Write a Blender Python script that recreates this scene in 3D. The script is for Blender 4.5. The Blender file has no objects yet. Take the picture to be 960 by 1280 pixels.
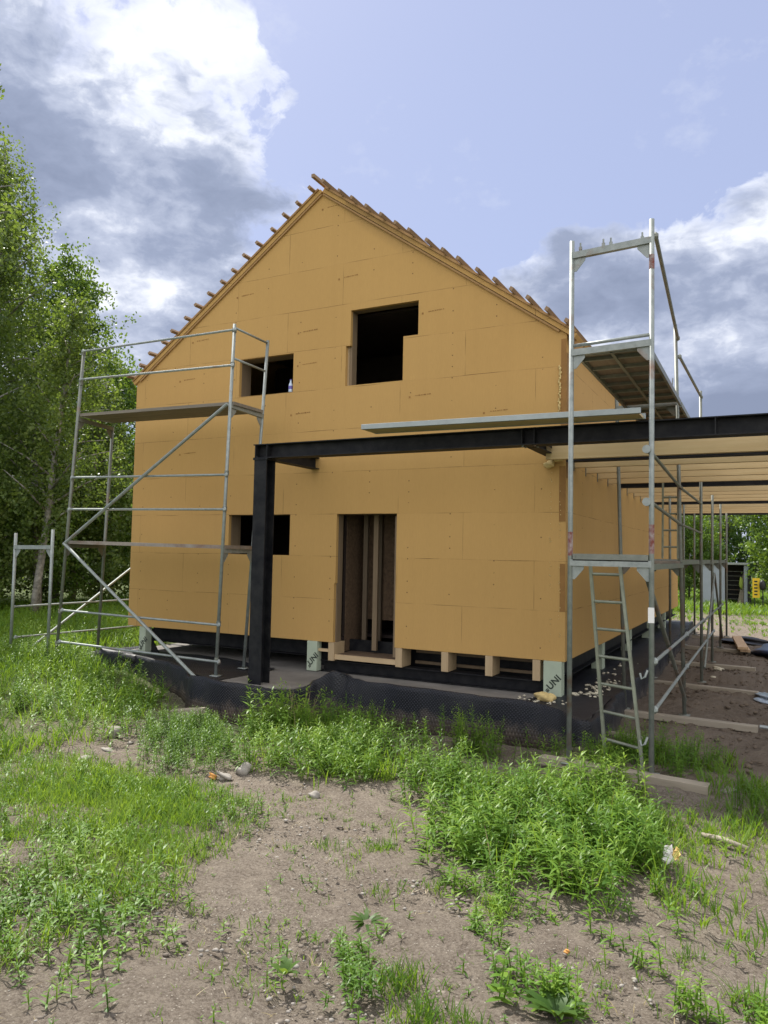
import bpy, bmesh, math, random
import numpy as np
from mathutils import Vector, Matrix
R=math.radians
rng=np.random.default_rng(7); random.seed(7)
sc=bpy.context.scene; COL=sc.collection

# ------------------------------------------------------------------ materials
def new_mat(name):
    m=bpy.data.materials.new(name); m.use_nodes=True
    nt=m.node_tree; b=nt.nodes['Principled BSDF']; return m,nt,b
def N(nt,t,**k):
    n=nt.nodes.new(t)
    for a,v in k.items():
        if a in n.inputs: n.inputs[a].default_value=v
        else: setattr(n,a,v)
    return n
def L(nt,a,b): nt.links.new(a,b)
def ramp(nt,fac,stops):
    r=nt.nodes.new('ShaderNodeValToRGB'); e=r.color_ramp.elements
    while len(e)<len(stops): e.new(0.5)
    for i,(p,c) in enumerate(stops): e[i].position=p; e[i].color=(*c,1) if len(c)==3 else c
    L(nt,fac,r.inputs[0]); return r.outputs[0]
def mixc(nt,f,a,b,mode='MIX'):
    m=nt.nodes.new('ShaderNodeMix'); m.data_type='RGBA'; m.blend_type=mode
    for s,v in ((m.inputs[0],f),(m.inputs[6],a),(m.inputs[7],b)):
        if isinstance(v,(int,float)): s.default_value=v
        elif isinstance(v,tuple): s.default_value=(*v,1)
        else: L(nt,v,s)
    return m.outputs[2]
def mth(nt,op,a,b=None,c=None,clamp=False):
    m=nt.nodes.new('ShaderNodeMath'); m.operation=op; m.use_clamp=clamp
    for i,v in enumerate((a,b,c)):
        if v is None: continue
        if isinstance(v,(int,float)): m.inputs[i].default_value=v
        else: L(nt,v,m.inputs[i])
    return m.outputs[0]
def coords(nt,scale=(1,1,1),loc=(0,0,0),rot=(0,0,0),world=False):
    if world: s=nt.nodes.new('ShaderNodeNewGeometry').outputs['Position']
    else: s=nt.nodes.new('ShaderNodeTexCoord').outputs['Object']
    mp=nt.nodes.new('ShaderNodeMapping'); mp.inputs['Scale'].default_value=scale; mp.inputs['Location'].default_value=loc; mp.inputs['Rotation'].default_value=rot
    L(nt,s,mp.inputs[0]); return mp.outputs[0]
def noise(nt,vec,scale,detail=4,rough=.55):
    n=N(nt,'ShaderNodeTexNoise',Scale=scale,Detail=detail,Roughness=rough); L(nt,vec,n.inputs['Vector']); return n.outputs['Fac']
def bump(nt,b,h,strength=.3,dist=.01):
    n=N(nt,'ShaderNodeBump',Strength=strength,Distance=dist); L(nt,h,n.inputs['Height']); L(nt,n.outputs[0],b.inputs['Normal'])

def mat_wood(name,c0,c1,axis='Y',rough=.75,grain=1.0):
    m,nt,b=new_mat(name)
    sc_={'X':(1.2,22,22),'Y':(22,1.2,22),'Z':(22,22,1.2)}[axis]
    v=coords(nt,sc_); n=noise(nt,v,1.0*grain,6,.6)
    n2=noise(nt,coords(nt,(1.5,1.5,1.5)),1.3,3)
    c=ramp(nt,n,[(.3,c0),(.7,c1)])
    c=mixc(nt,mth(nt,'MULTIPLY',n2,.55),c,tuple(x*.55 for x in c0))
    L(nt,c,b.inputs['Base Color']); b.inputs['Roughness'].default_value=rough
    bump(nt,b,n,.25,.004); return m
def mat_board():
    m,nt,b=new_mat('wood_fibre_board')
    v=coords(nt); sep=N(nt,'ShaderNodeSeparateXYZ'); L(nt,v,sep.inputs[0])
    geo=nt.nodes.new('ShaderNodeNewGeometry'); sn=N(nt,'ShaderNodeSeparateXYZ'); L(nt,geo.outputs['Normal'],sn.inputs[0])
    isx=mth(nt,'GREATER_THAN',mth(nt,'ABSOLUTE',sn.outputs[0]),.5)
    mx=N(nt,'ShaderNodeMix'); L(nt,isx,mx.inputs[0]); L(nt,mth(nt,'ADD',sep.outputs[0],2.35),mx.inputs[2]); L(nt,mth(nt,'ADD',sep.outputs[1],.4),mx.inputs[3])
    cb=N(nt,'ShaderNodeCombineXYZ'); L(nt,mx.outputs[0],cb.inputs[0]); L(nt,mth(nt,'SUBTRACT',sep.outputs[2],.703),cb.inputs[1])
    wob=noise(nt,coords(nt,(.7,.7,.7)),1.2,2); 
    cb2=N(nt,'ShaderNodeVectorMath',operation='ADD'); L(nt,cb.outputs[0],cb2.inputs[0])
    cw=N(nt,'ShaderNodeCombineXYZ'); L(nt,mth(nt,'MULTIPLY',mth(nt,'SUBTRACT',wob,.5),.03),cw.inputs[1]); L(nt,cw.outputs[0],cb2.inputs[1])
    br=N(nt,'ShaderNodeTexBrick'); br.offset=.5; br.inputs['Scale'].default_value=1; br.inputs['Mortar Size'].default_value=.0035; br.inputs['Mortar Smooth'].default_value=.15
    br.inputs['Brick Width'].default_value=1.95; br.inputs['Row Height'].default_value=.6215; br.inputs['Bias'].default_value=0
    br.inputs['Color1'].default_value=(0,0,0,1); br.inputs['Color2'].default_value=(1,1,1,1); br.inputs['Mortar'].default_value=(.5,.5,.5,1)
    L(nt,cb2.outputs[0],br.inputs['Vector'])
    n=noise(nt,coords(nt,(1,1,1)),.45,4,.5); fine=noise(nt,coords(nt,(60,60,9)),1,4,.6)
    streak=noise(nt,coords(nt,(7,7,.35)),1,5,.55)
    c=ramp(nt,n,[(.3,(.525,.322,.112)),(.7,(.475,.290,.100))])
    c=mixc(nt,mth(nt,'MULTIPLY',br.outputs['Color'],.2),c,(.60,.38,.15))
    c=mixc(nt,mth(nt,'MULTIPLY',mth(nt,'SUBTRACT',streak,.42,clamp=True),.25),c,(.30,.175,.06))
    c=mixc(nt,mth(nt,'MULTIPLY',fine,.42),c,(.33,.195,.068))
    # fixing dots, in rows near the studs
    st=coords(nt,(1/.625,1/.625,1/.155)); fr=N(nt,'ShaderNodeVectorMath',operation='FRACTION'); L(nt,st,fr.inputs[0])
    sb=N(nt,'ShaderNodeVectorMath',operation='SUBTRACT'); L(nt,fr.outputs[0],sb.inputs[0]); sb.inputs[1].default_value=(.5,.5,.5)
    sf=N(nt,'ShaderNodeSeparateXYZ'); L(nt,sb.outputs[0],sf.inputs[0])
    ax=mth(nt,'MULTIPLY',mth(nt,'ABSOLUTE',sf.outputs[0]),.625); ay=mth(nt,'MULTIPLY',mth(nt,'ABSOLUTE',sf.outputs[1]),.625); az=mth(nt,'MULTIPLY',mth(nt,'ABSOLUTE',sf.outputs[2]),.155)
    mx2=N(nt,'ShaderNodeMix'); L(nt,isx,mx2.inputs[0]); L(nt,ax,mx2.inputs[2]); L(nt,ay,mx2.inputs[3])
    d=mth(nt,'LESS_THAN',mth(nt,'ADD',mth(nt,'POWER',mx2.outputs[0],2),mth(nt,'POWER',az,2)),.00009)
    pres=mth(nt,'GREATER_THAN',noise(nt,coords(nt,(3,3,5)),1,2),.53)
    c=mixc(nt,mth(nt,'MULTIPLY',mth(nt,'MULTIPLY',d,pres),.8),c,(.09,.05,.025))
    jv=noise(nt,coords(nt,(2.2,2.2,2.2)),1,3)
    jf=mth(nt,'MULTIPLY',br.outputs['Fac'],mth(nt,'MULTIPLY_ADD',jv,3.6,-1.45,clamp=True))
    c=mixc(nt,jf,c,(.12,.065,.025))
    # dark band of uneven depth below the right verge
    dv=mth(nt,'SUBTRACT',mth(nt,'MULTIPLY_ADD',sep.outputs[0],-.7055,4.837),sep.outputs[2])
    band_n=noise(nt,coords(nt,(1.6,1.6,1.6)),1,4)
    band=mth(nt,'MULTIPLY',mth(nt,'MULTIPLY_ADD',dv,-3.2,mth(nt,'MULTIPLY',band_n,1.3),clamp=True),mth(nt,'MULTIPLY',mth(nt,'GREATER_THAN',sep.outputs[0],-3.3),mth(nt,'MULTIPLY_ADD',sep.outputs[0],-.8,-1.2,clamp=True)))
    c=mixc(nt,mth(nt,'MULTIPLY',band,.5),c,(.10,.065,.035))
    L(nt,c,b.inputs['Base Color']); b.inputs['Roughness'].default_value=.85; b.inputs['Specular IOR Level'].default_value=.25
    h=mth(nt,'SUBTRACT',mth(nt,'MULTIPLY',fine,.25),br.outputs['Fac']); bump(nt,b,h,.35,.004); return m
def mat_plain(name,c,rough=.6,metal=0.,var=.3,scale=4,bmp=.15,c2=None,fine=None):
    m,nt,b=new_mat(name); n=noise(nt,coords(nt),scale,5,.6)
    c2=c2 or tuple(x*(1-var) for x in c)
    col=ramp(nt,n,[(.35,c),(.68,c2)])
    L(nt,col,b.inputs['Base Color']); b.inputs['Roughness'].default_value=rough; b.inputs['Metallic'].default_value=metal
    if bmp: bump(nt,b,noise(nt,coords(nt),fine or scale*8,4),bmp,.004)
    return m
def mat_galv(name,c0,c1,rust=.0):
    m,nt,b=new_mat(name); n=noise(nt,coords(nt),14,6,.65); n2=noise(nt,coords(nt,(1,1,1)),2.6,4,.6)
    c=ramp(nt,n,[(.3,c0),(.7,c1)])
    c=mixc(nt,ramp(nt,n2,[(.60-rust,(0,0,0)),(.72-rust*.5,(1,1,1))]),c,(.20,.13,.095))
    L(nt,c,b.inputs['Base Color']); b.inputs['Metallic'].default_value=.35; b.inputs['Roughness'].default_value=.5
    bump(nt,b,n,.12,.002); return m
def mat_leaf(name,dark,mid,light,trans=.35,rough=.45):
    m=bpy.data.materials.new(name); m.use_nodes=True; nt=m.node_tree; b=nt.nodes['Principled BSDF']
    at=nt.nodes.new('ShaderNodeAttribute'); at.attribute_name='tone'
    c=ramp(nt,at.outputs['Fac'],[(0,dark),(.55,mid),(1,light)])
    L(nt,c,b.inputs['Base Color']); b.inputs['Roughness'].default_value=rough; b.inputs['Specular IOR Level'].default_value=.35
    t=nt.nodes.new('ShaderNodeBsdfTranslucent'); L(nt,mixc(nt,.5,c,(.26,.36,.02),'MIX'),t.inputs[0])
    mx=nt.nodes.new('ShaderNodeMixShader'); mx.inputs[0].default_value=trans
    L(nt,b.outputs[0],mx.inputs[1]); L(nt,t.outputs[0],mx.inputs[2]); L(nt,mx.outputs[0],nt.nodes['Material Output'].inputs[0]); return m

M={}
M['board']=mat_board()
M['board_cut']=mat_plain('board_cut',(.30,.155,.045),.9,var=.3,scale=3)
M['timber']=mat_wood('pale_timber',(.50,.36,.20),(.60,.45,.27),'X')
M['stud']=mat_wood('shade_toned_stud',(.19,.135,.08),(.25,.18,.11),'Z')  # timber darkened in colour for the shade inside the openings
M['stud_in']=mat_wood('deep_shade_stud',(.11,.08,.05),(.15,.11,.07),'Z')  # same timber, coloured darker still for the deeper indoor shade
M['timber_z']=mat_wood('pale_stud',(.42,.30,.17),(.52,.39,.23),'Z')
M['joist']=mat_wood('joist_timber',(.60,.43,.215),(.70,.54,.30),'X')
M['batten']=mat_wood('roof_batten',(.25,.16,.09),(.36,.24,.14),'Y')
M['endgrain']=mat_wood('end_grain',(.36,.22,.09),(.46,.30,.13),'Z')
M['verge']=mat_wood('verge_timber',(.34,.19,.07),(.42,.25,.10),'X')
M['osb']=mat_plain('osb_sheet',(.15,.095,.055),.85,var=.45,scale=22)
M['osb_shade']=mat_plain('shade_dark_osb',(.035,.022,.018),.9,var=.3,scale=9)  # OSB with the darkness of the unlit rooms put into its colour
M['oldplank']=mat_wood('weathered_plank',(.17,.145,.115),(.26,.225,.18),'X')
M['oldplank_y']=mat_wood('weathered_deck',(.15,.115,.085),(.22,.175,.13),'Y')
M['sleeper']=mat_wood('weathered_sleeper',(.28,.24,.18),(.38,.33,.26),'X')
M['freshwood']=mat_wood('fresh_lumber',(.50,.33,.19),(.58,.41,.25),'Y')
M['galv']=mat_galv('galvanised_steel',(.20,.225,.215),(.31,.335,.32))
M['galv_dull']=mat_galv('dull_galvanised_steel',(.135,.145,.125),(.205,.215,.185),.04)
M['galv_rust']=mat_galv('rusty_galvanised_steel',(.24,.21,.18),(.32,.27,.23),.12)
M['redrust']=mat_plain('rust_patch',(.16,.035,.025),.8,var=.6,scale=22,c2=(.3,.26,.25))
M['alu']=mat_plain('aluminium',(.33,.365,.36),.45,.4,var=.15,scale=6)
M['steel']=mat_plain('black_primed_steel',(.006,.0065,.009),.58,scale=7,bmp=.08,c2=(.020,.020,.021))
M['steel'].node_tree.nodes['Principled BSDF'].inputs['Specular IOR Level'].default_value=.18
M['conc']=mat_plain('concrete',(.20,.185,.165),.9,var=.35,scale=2.5,bmp=.3)
M['green']=mat_plain('pale_green_board',(.40,.46,.35),.7,var=.12,scale=5)
M['ink']=mat_plain('dark_print',(.03,.04,.03),.8,bmp=0)
M['foam']=mat_plain('pu_foam',(.62,.47,.20),.8,var=.25,scale=20,bmp=.6)
M['crumb']=mat_plain('pale_crumb',(.60,.55,.42),.9,var=.3,scale=30)
M['stone']=mat_plain('field_stone',(.30,.275,.24),.85,var=.35,scale=12,bmp=.5)
M['orange']=mat_plain('orange_brick',(.55,.26,.06),.8,var=.4,scale=20)
M['paper']=mat_plain('paper',(.75,.74,.72),.7,var=.05,scale=8)
M['paperyel']=mat_plain('paper_yellow',(.75,.55,.20),.7,var=.3,scale=8)
M['tarp']=mat_plain('blue_tarp',(.035,.06,.14),.35,var=.3,scale=6,bmp=.2)
M['foil']=mat_plain('clear_foil',(.35,.42,.50),.25,var=.3,scale=6,bmp=.2)
M['yellow']=mat_plain('yellow_sheet',(.75,.50,.02),.5,var=.05)
M['shedgrey']=mat_plain('grey_panel',(.36,.40,.47),.6,var=.12,scale=2)
M['black']=mat_plain('black_plastic',(.012,.012,.014),.5,bmp=0)
M['bark']=mat_wood('birch_bark',(.08,.075,.065),(.50,.48,.44),'X',.85,.35)
M['barkdark']=mat_wood('brown_bark',(.06,.05,.04),(.12,.10,.08),'Z')
M['bottle']=mat_plain('bottle_plastic',(.55,.65,.80),.15,var=.05,bmp=0)
M['label']=mat_plain('bottle_label',(.15,.12,.45),.5,bmp=0)
M['leaf_birch']=mat_leaf('birch_leaf',(.060,.105,.026),(.115,.170,.046),(.20,.255,.075),.5)
M['leaf_dark']=mat_leaf('dark_leaf',(.04,.095,.02),(.075,.15,.03),(.13,.215,.045),.5)
M['leaf_bright']=mat_leaf('bright_leaf',(.06,.125,.02),(.105,.19,.032),(.17,.26,.05),.45)
M['leaf_wood']=mat_leaf('woodland_leaf',(.03,.07,.022),(.058,.118,.032),(.10,.17,.045),.42)
M['grass']=mat_leaf('grass_blade',(.06,.14,.012),(.12,.24,.020),(.225,.335,.045),.5)
M['weed']=mat_leaf('weed_leaf',(.055,.135,.017),(.115,.235,.028),(.24,.37,.05),.45)
M['dry']=mat_leaf('dry_stalk',(.20,.15,.07),(.30,.24,.12),(.40,.33,.18),.2)

def mat_membrane():
    m,nt,b=new_mat('dimpled_membrane'); b.inputs['Roughness'].default_value=.48; b.inputs['Specular IOR Level'].default_value=.32
    v=coords(nt,(1,1,1),rot=(0,0,0)); 
    uv=nt.nodes.new('ShaderNodeUVMap'); mp=N(nt,'ShaderNodeMapping'); mp.inputs['Rotation'].default_value=(0,0,R(45)); mp.inputs['Scale'].default_value=(36,36,36); L(nt,uv.outputs[0],mp.inputs[0])
    vo=N(nt,'ShaderNodeTexVoronoi',Scale=1.0,Randomness=0.0); L(nt,mp.outputs[0],vo.inputs['Vector'])
    d=ramp(nt,vo.outputs['Distance'],[(.18,(1,1,1)),(.42,(0,0,0))])
    n=noise(nt,v,3,4); 
    dust_sheen=mixc(nt,ramp(nt,noise(nt,v,1.7,5),[(.42,(0,0,0)),(.75,(.5,.5,.5))]),(.008,.009,.013),(.045,.043,.040))
    dust_sheen=mixc(nt,mth(nt,'MULTIPLY',d,.6),dust_sheen,(.038,.041,.055))  # dimple tops tinted paler, a sheen painted into the colour
    gp=nt.nodes.new('ShaderNodeNewGeometry'); sz=N(nt,'ShaderNodeSeparateXYZ'); L(nt,gp.outputs['Position'],sz.inputs[0])
    mud=mth(nt,'MULTIPLY',mth(nt,'MULTIPLY_ADD',sz.outputs[2],-4.5,mth(nt,'MULTIPLY_ADD',noise(nt,v,6,6,.7),2.4,-.65),clamp=True),.75)
    dust_sheen=mixc(nt,mud,dust_sheen,(.15,.12,.095))
    L(nt,dust_sheen,b.inputs['Base Color'])
    bump(nt,b,mth(nt,'ADD',d,mth(nt,'MULTIPLY',n,2.0)),.7,.012); return m
M['membrane']=mat_membrane()

# ------------------------------------------------------------------ mesh helpers
class MB:
    def __init__(s): s.v=[]; s.f=[]; s.p=[]
    def add(s,v,f):
        o=len(s.v); s.p.append((o,len(s.f))); s.v+= [tuple(p) for p in v]; s.f+=[tuple(i+o for i in q) for q in f]; return s
    def box(s,x0,x1,y0,y1,z0,z1):
        v=[(x,y,z) for z in (z0,z1) for y in (y0,y1) for x in (x0,x1)]
        return s.add(v,[(0,2,3,1),(4,5,7,6),(0,1,5,4),(2,6,7,3),(0,4,6,2),(1,3,7,5)])
    def beam(s,a,b,w,h,up=(0,0,1)):
        a=Vector(a);b=Vector(b);d=(b-a).normalized();side=d.cross(Vector(up)).normalized();u=side.cross(d)
        v=[]
        for p in (a,b):
            for i,j in ((-1,-1),(1,-1),(1,1),(-1,1)): v.append(p+side*i*w/2+u*j*h/2)
        return s.add(v,[(3,2,1,0),(4,5,6,7),(0,1,5,4),(1,2,6,5),(2,3,7,6),(3,0,4,7)])
    def tube(s,a,b,r,n=8,r2=None):
        a=Vector(a);b=Vector(b);d=(b-a).normalized();t=Vector((0,0,1)) if abs(d.z)<.9 else Vector((1,0,0))
        e=d.cross(t).normalized();g=d.cross(e); r2=r if r2 is None else r2
        v=[p+(e*math.cos(2*math.pi*k/n)+g*math.sin(2*math.pi*k/n))*q for p,q in ((a,r),(b,r2)) for k in range(n)]
        f=[(k,(k+1)%n,n+(k+1)%n,n+k) for k in range(n)]+[tuple(range(n))[::-1],tuple(range(n,2*n))]
        return s.add(v,f)
    def path(s,pts,radii,n=8):
        pts=[Vector(p) for p in pts]; v=[];f=[]
        for i,p in enumerate(pts):
            d=(pts[min(i+1,len(pts)-1)]-pts[max(i-1,0)]).normalized(); t=Vector((0,0,1)) if abs(d.z)<.95 else Vector((1,0,0))
            e=d.cross(t).normalized();g=d.cross(e)
            v+=[p+(e*math.cos(2*math.pi*k/n)+g*math.sin(2*math.pi*k/n))*radii[i] for k in range(n)]
        for i in range(len(pts)-1): f+=[(i*n+k,i*n+(k+1)%n,(i+1)*n+(k+1)%n,(i+1)*n+k) for k in range(n)]
        f+=[tuple(range(n))[::-1],tuple(range((len(pts)-1)*n,len(pts)*n))]
        return s.add(v,f)
    def ibeam(s,a,b,w,h,tf=.012,tw=.009):
        a=Vector(a);b=Vector(b);d=(b-a).normalized();u=Vector((0,0,1)) if abs(d.z)<.9 else Vector((0,1,0))
        o=u*(h/2-tf/2); up=tuple(u)
        s.beam(a+o,b+o,w,tf,up); s.beam(a-o,b-o,w,tf,up); s.beam(a,b,tw,h-2*tf,up); return s
    def prism(s,poly,z0,z1):
        n=len(poly); v=[(x,y,z0) for x,y in poly]+[(x,y,z1) for x,y in poly]
        return s.add(v,[tuple(range(n))[::-1],tuple(range(n,2*n))]+[(i,(i+1)%n,n+(i+1)%n,n+i) for i in range(n)])
    def lump(s,c,r,seed=0,sub=2,squash=1.0,rough=.25):
        bm=bmesh.new(); bmesh.ops.create_icosphere(bm,subdivisions=sub,radius=1); rr=random.Random(seed)
        ph=[(rr.uniform(1,3.2),rr.uniform(1,3.2),rr.uniform(1,3.2),rr.uniform(0,6)) for _ in range(5)]
        v=[]
        for q in bm.verts:
            k=1+rough*sum(math.sin(a*q.co.x+b*q.co.y*1.3+c2*q.co.z*1.7+p) for a,b,c2,p in ph)/3
            v.append((c[0]+q.co.x*k*r[0],c[1]+q.co.y*k*r[1],c[2]+q.co.z*k*r[2]*squash))
        f=[tuple(x.index for x in q.verts) for q in bm.faces]; bm.free(); return s.add(v,f)
    def build(s,name,mat,parent=None,smooth=False,bevel=0):
        me=bpy.data.meshes.new(name); me.from_pydata(s.v,[],s.f); me.update()
        o=bpy.data.objects.new(name,me); COL.objects.link(o)
        bm=bmesh.new(); bm.from_mesh(me); bmesh.ops.recalc_face_normals(bm,faces=bm.faces); bm.to_mesh(me); bm.free()
        me.materials.append(mat if not isinstance(mat,str) else M[mat])
        if smooth: me.polygons.foreach_set('use_smooth',[True]*len(me.polygons))
        if bevel:
            md=o.modifiers.new('bevel','BEVEL'); md.width=bevel; md.segments=2; md.limit_method='ANGLE'
        if parent is not None:
            o.parent=parent; o.matrix_parent_inverse=chain_inv(parent)
        return o
# one object per piece added
def each(mb,name,mat,parent=None,smooth=False,bevel=0):
    out=[]; P=mb.p+[(len(mb.v),len(mb.f))]
    for (v0,f0),(v1,f1) in zip(P[:-1],P[1:]):
        q=MB(); q.v=mb.v[v0:v1]; q.f=[tuple(i-v0 for i in f) for f in mb.f[f0:f1]]; out.append(q.build(name,mat,parent,smooth,bevel))
    return out
def chain(o):
    m=o.matrix_basis.copy()
    if o.parent: m=chain(o.parent)@o.matrix_parent_inverse@m
    return m
def chain_inv(o): return chain(o).inverted()
def tag(o,label,cat,group=None,kind=None):
    if label: o['label']=label
    if cat: o['category']=cat
    if group: o['group']=group
    if kind: o['kind']=kind
    return o
def thing(name,label,cat,loc=(0,0,0),group=None):
    o=bpy.data.objects.new(name,None); COL.objects.link(o); o.location=loc; o.empty_display_size=.2
    return tag(o,label,cat,group)

def np_mesh(name,verts,faces_list,mat,tone=None,smooth=False):
    """faces_list: list of int arrays (n,k); tone: per-vertex float"""
    me=bpy.data.meshes.new(name); me.vertices.add(len(verts)); me.vertices.foreach_set('co',np.asarray(verts,np.float32).ravel())
    tot=sum(f.size for f in faces_list); np_=sum(len(f) for f in faces_list)
    me.loops.add(tot); me.polygons.add(np_)
    me.loops.foreach_set('vertex_index',np.concatenate([f.ravel() for f in faces_list]).astype(np.int32))
    ls=[];o=0
    for f in faces_list:
        ls.append(o+np.arange(len(f))*f.shape[1]); o+=f.size
    me.polygons.foreach_set('loop_start',np.concatenate(ls).astype(np.int32))
    me.update(calc_edges=True)
    if tone is not None:
        a=me.attributes.new('tone','FLOAT','POINT'); a.data.foreach_set('value',np.asarray(tone,np.float32))
    if smooth: me.polygons.foreach_set('use_smooth',np.ones(np_,bool))
    me.materials.append(M[mat] if isinstance(mat,str) else mat); return me
def link(name,me,parent=None):
    o=bpy.data.objects.new(name,me); COL.objects.link(o)
    if parent is not None: o.parent=parent
    return o

# ------------------------------------------------------------------ terrain
def sm(a,b,x):
    t=np.clip((x-a)/(b-a),0,1); return t*t*(3-2*t)
_ph=[(rng.uniform(.4,1.6),rng.uniform(.4,1.6),rng.uniform(0,6)) for _ in range(10)]
_ph2=[(rng.uniform(-7,7),rng.uniform(-7,7),rng.uniform(0,6)) for _ in range(14)]
def gz(x,y):
    x=np.asarray(x,float);y=np.asarray(y,float)
    near=sm(-3.8,-8.5,y)
    z=.3*near+.22*sm(-4.8,-8.5,x)*(1-near)
    z=z-.14*sm(-2.5,-1.6,y)*(1-sm(-.6,.2,y))*sm(-6.6,-4.1,x)*(1-sm(.1,.5,x))-.06*np.exp(-((x+3.9)/.8)**2-((y+1.85)/.5)**2)
    for a,b,p in _ph: z=z+.006*np.sin(a*x*2+b*y*2+p)
    return z
def gzf(x,y): return float(gz(x,y))
def grid_ground():
    def axis(lo,hi,step,far0,far1):
        core=list(np.arange(lo,hi+1e-6,step)); a=[];s=step;v=hi
        while v<far1: s*=1.22; v+=s; a.append(v)
        b=[];s=step;v=lo
        while v>far0: s*=1.22; v-=s; b.append(v)
        return np.array(b[::-1]+core+a)
    xs=axis(-6.5,3.6,.045,-400,400); ys=axis(-8.6,3.0,.045,-300,500)
    X,Y=np.meshgrid(xs,ys); Z=gz(X,Y)
    fade=np.exp(-((np.maximum(0,np.abs(X+1.5)-6)/6)**2))*np.exp(-((np.maximum(0,np.abs(Y+3)-7)/6)**2))
    B=np.zeros_like(X)
    for a,b,p in _ph2: B+=np.sin(a*X+b*Y+p)
    rough=rng.normal(0,1,X.shape); rough=(rough+np.roll(rough,1,0)+np.roll(rough,1,1)+np.roll(rough,-1,0))/2
    Z=Z+fade*(.0065*B+.0062*rough)
    # churned soil beside the side scaffold
    ch=sm(.6,1.0,X)*sm(-2.2,-1.2,Y)*np.exp(-np.maximum(0,Y-10)/3); r2=rng.normal(0,1,X.shape)
    Z=Z+ch*(.011*r2*fade+.020*np.sin(3.1*X+4.7*Y)*np.sin(5.3*Y-2*X))
    n,m=X.shape; idx=np.arange(n*m).reshape(n,m)
    f=np.stack([idx[:-1,:-1],idx[:-1,1:],idx[1:,1:],idx[1:,:-1]],-1).reshape(-1,4)
    return np.stack([X,Y,Z],-1).reshape(-1,3),f
def mat_ground():
    m,nt,b=new_mat('sandy_soil'); v=coords(nt,world=True)
    a=noise(nt,v,1.1,6,.6); f=noise(nt,v,55,6,.75); mid=noise(nt,v,7,5,.65)
    c=ramp(nt,a,[(.32,(.195,.163,.131)),(.66,(.255,.218,.176))])
    c=mixc(nt,ramp(nt,f,[(.40,(0,0,0)),(.62,(.85,.85,.85))]),c,(.085,.066,.050))
    c=mixc(nt,mth(nt,'MULTIPLY',ramp(nt,mid,[(.45,(0,0,0)),(.7,(1,1,1))]),.40),c,(.315,.27,.215))
    vo=N(nt,'ShaderNodeTexVoronoi',Scale=75.0); L(nt,v,vo.inputs['Vector'])
    sp=N(nt,'ShaderNodeSeparateColor'); L(nt,vo.outputs['Color'],sp.inputs[0])
    peb=mth(nt,'MULTIPLY',mth(nt,'LESS_THAN',vo.outputs['Distance'],.33),mth(nt,'GREATER_THAN',sp.outputs[0],.88))
    c=mixc(nt,mth(nt,'MULTIPLY',peb,.8),c,(.40,.36,.30))
    # greener litter away from the trampled soil, darker churned soil at the side of the house
    s=N(nt,'ShaderNodeSeparateXYZ'); L(nt,v,s.inputs[0])
    def rampv(val,a,b2): 
        mr=N(nt,'ShaderNodeMapRange'); mr.inputs[1].default_value=a; mr.inputs[2].default_value=b2; L(nt,val,mr.inputs[0]); return mr.outputs[0]
    wx=mth(nt,'ADD',s.outputs[0],mth(nt,'MULTIPLY',mth(nt,'SUBTRACT',a,.5),3.)); wy=mth(nt,'ADD',s.outputs[1],mth(nt,'MULTIPLY',mth(nt,'SUBTRACT',a,.5),6.))
    g=mth(nt,'MAXIMUM',rampv(wx,-4.0,-6.5),rampv(wy,19,24)); 
    far=mth(nt,'MAXIMUM',g,mth(nt,'MULTIPLY',rampv(wx,6,9),1.0))
    c=mixc(nt,mth(nt,'MULTIPLY',far,.85),c,(.075,.11,.03))
    ch=mth(nt,'MULTIPLY',rampv(s.outputs[0],.3,.9),mth(nt,'MULTIPLY',rampv(s.outputs[1],-2.4,-1.2),rampv(s.outputs[1],13,9)))
    c=mixc(nt,mth(nt,'MULTIPLY',ch,.7),c,(.150,.117,.088))
    L(nt,c,b.inputs['Base Color']); b.inputs['Roughness'].default_value=.95; b.inputs['Specular IOR Level'].default_value=.15
    h=mth(nt,'ADD',mth(nt,'MULTIPLY',f,.8),mth(nt,'ADD',mth(nt,'MULTIPLY',peb,.8),mid)); bump(nt,b,h,1.0,.03); return m
gv,gf=grid_ground(); go=link('ground',np_mesh('ground',gv,[gf],mat_ground(),smooth=True)); tag(go,'bare sandy building ground with weeds','ground',kind='structure')

# ------------------------------------------------------------------ house
Wd,ZB,ZE,ZA,HL=7.427,.703,4.837,7.457,12.9
XR=-Wd/2
house=thing('timber_frame_house','unfinished gabled house clad in ochre wood fibre boards beside the scaffolds','house',(XR,HL/2,.27))
def wall_mesh(outer,holes,t,name,mat,parent):
    bm=bmesh.new(); es=[]
    for lp in [outer]+holes:
        vs=[bm.verts.new((x,0,z)) for x,z in lp]
        es+=[bm.edges.new((vs[i],vs[(i+1)%len(vs)])) for i in range(len(vs))]
    bmesh.ops.triangle_fill(bm,use_beauty=True,use_dissolve=False,edges=es)
    fs=bm.faces[:]; r=bmesh.ops.extrude_face_region(bm,geom=fs)
    for g in r['geom']:
        if isinstance(g,bmesh.types.BMVert): g.co.y+=t
    bmesh.ops.recalc_face_normals(bm,faces=bm.faces)
    me=bpy.data.meshes.new(name); bm.to_mesh(me); bm.free(); me.materials.append(M[mat])
    o=bpy.data.objects.new(name,me); COL.objects.link(o); o.parent=parent; o.matrix_parent_inverse=chain_inv(parent); return o
step=[(-3.18,5.57),(-2.085,5.57),(-2.085,5.08),(-2.315,5.08),(-2.315,4.45),(-3.255,4.45),(-3.255,5.045),(-3.18,5.045)]
smal=[(-5.21,5.04),(-4.18,5.04),(-4.18,4.44),(-5.21,4.44)]
lowr=[(-5.33,2.565),(-4.165,2.565),(-4.165,1.95),(-5.33,1.95)]
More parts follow.
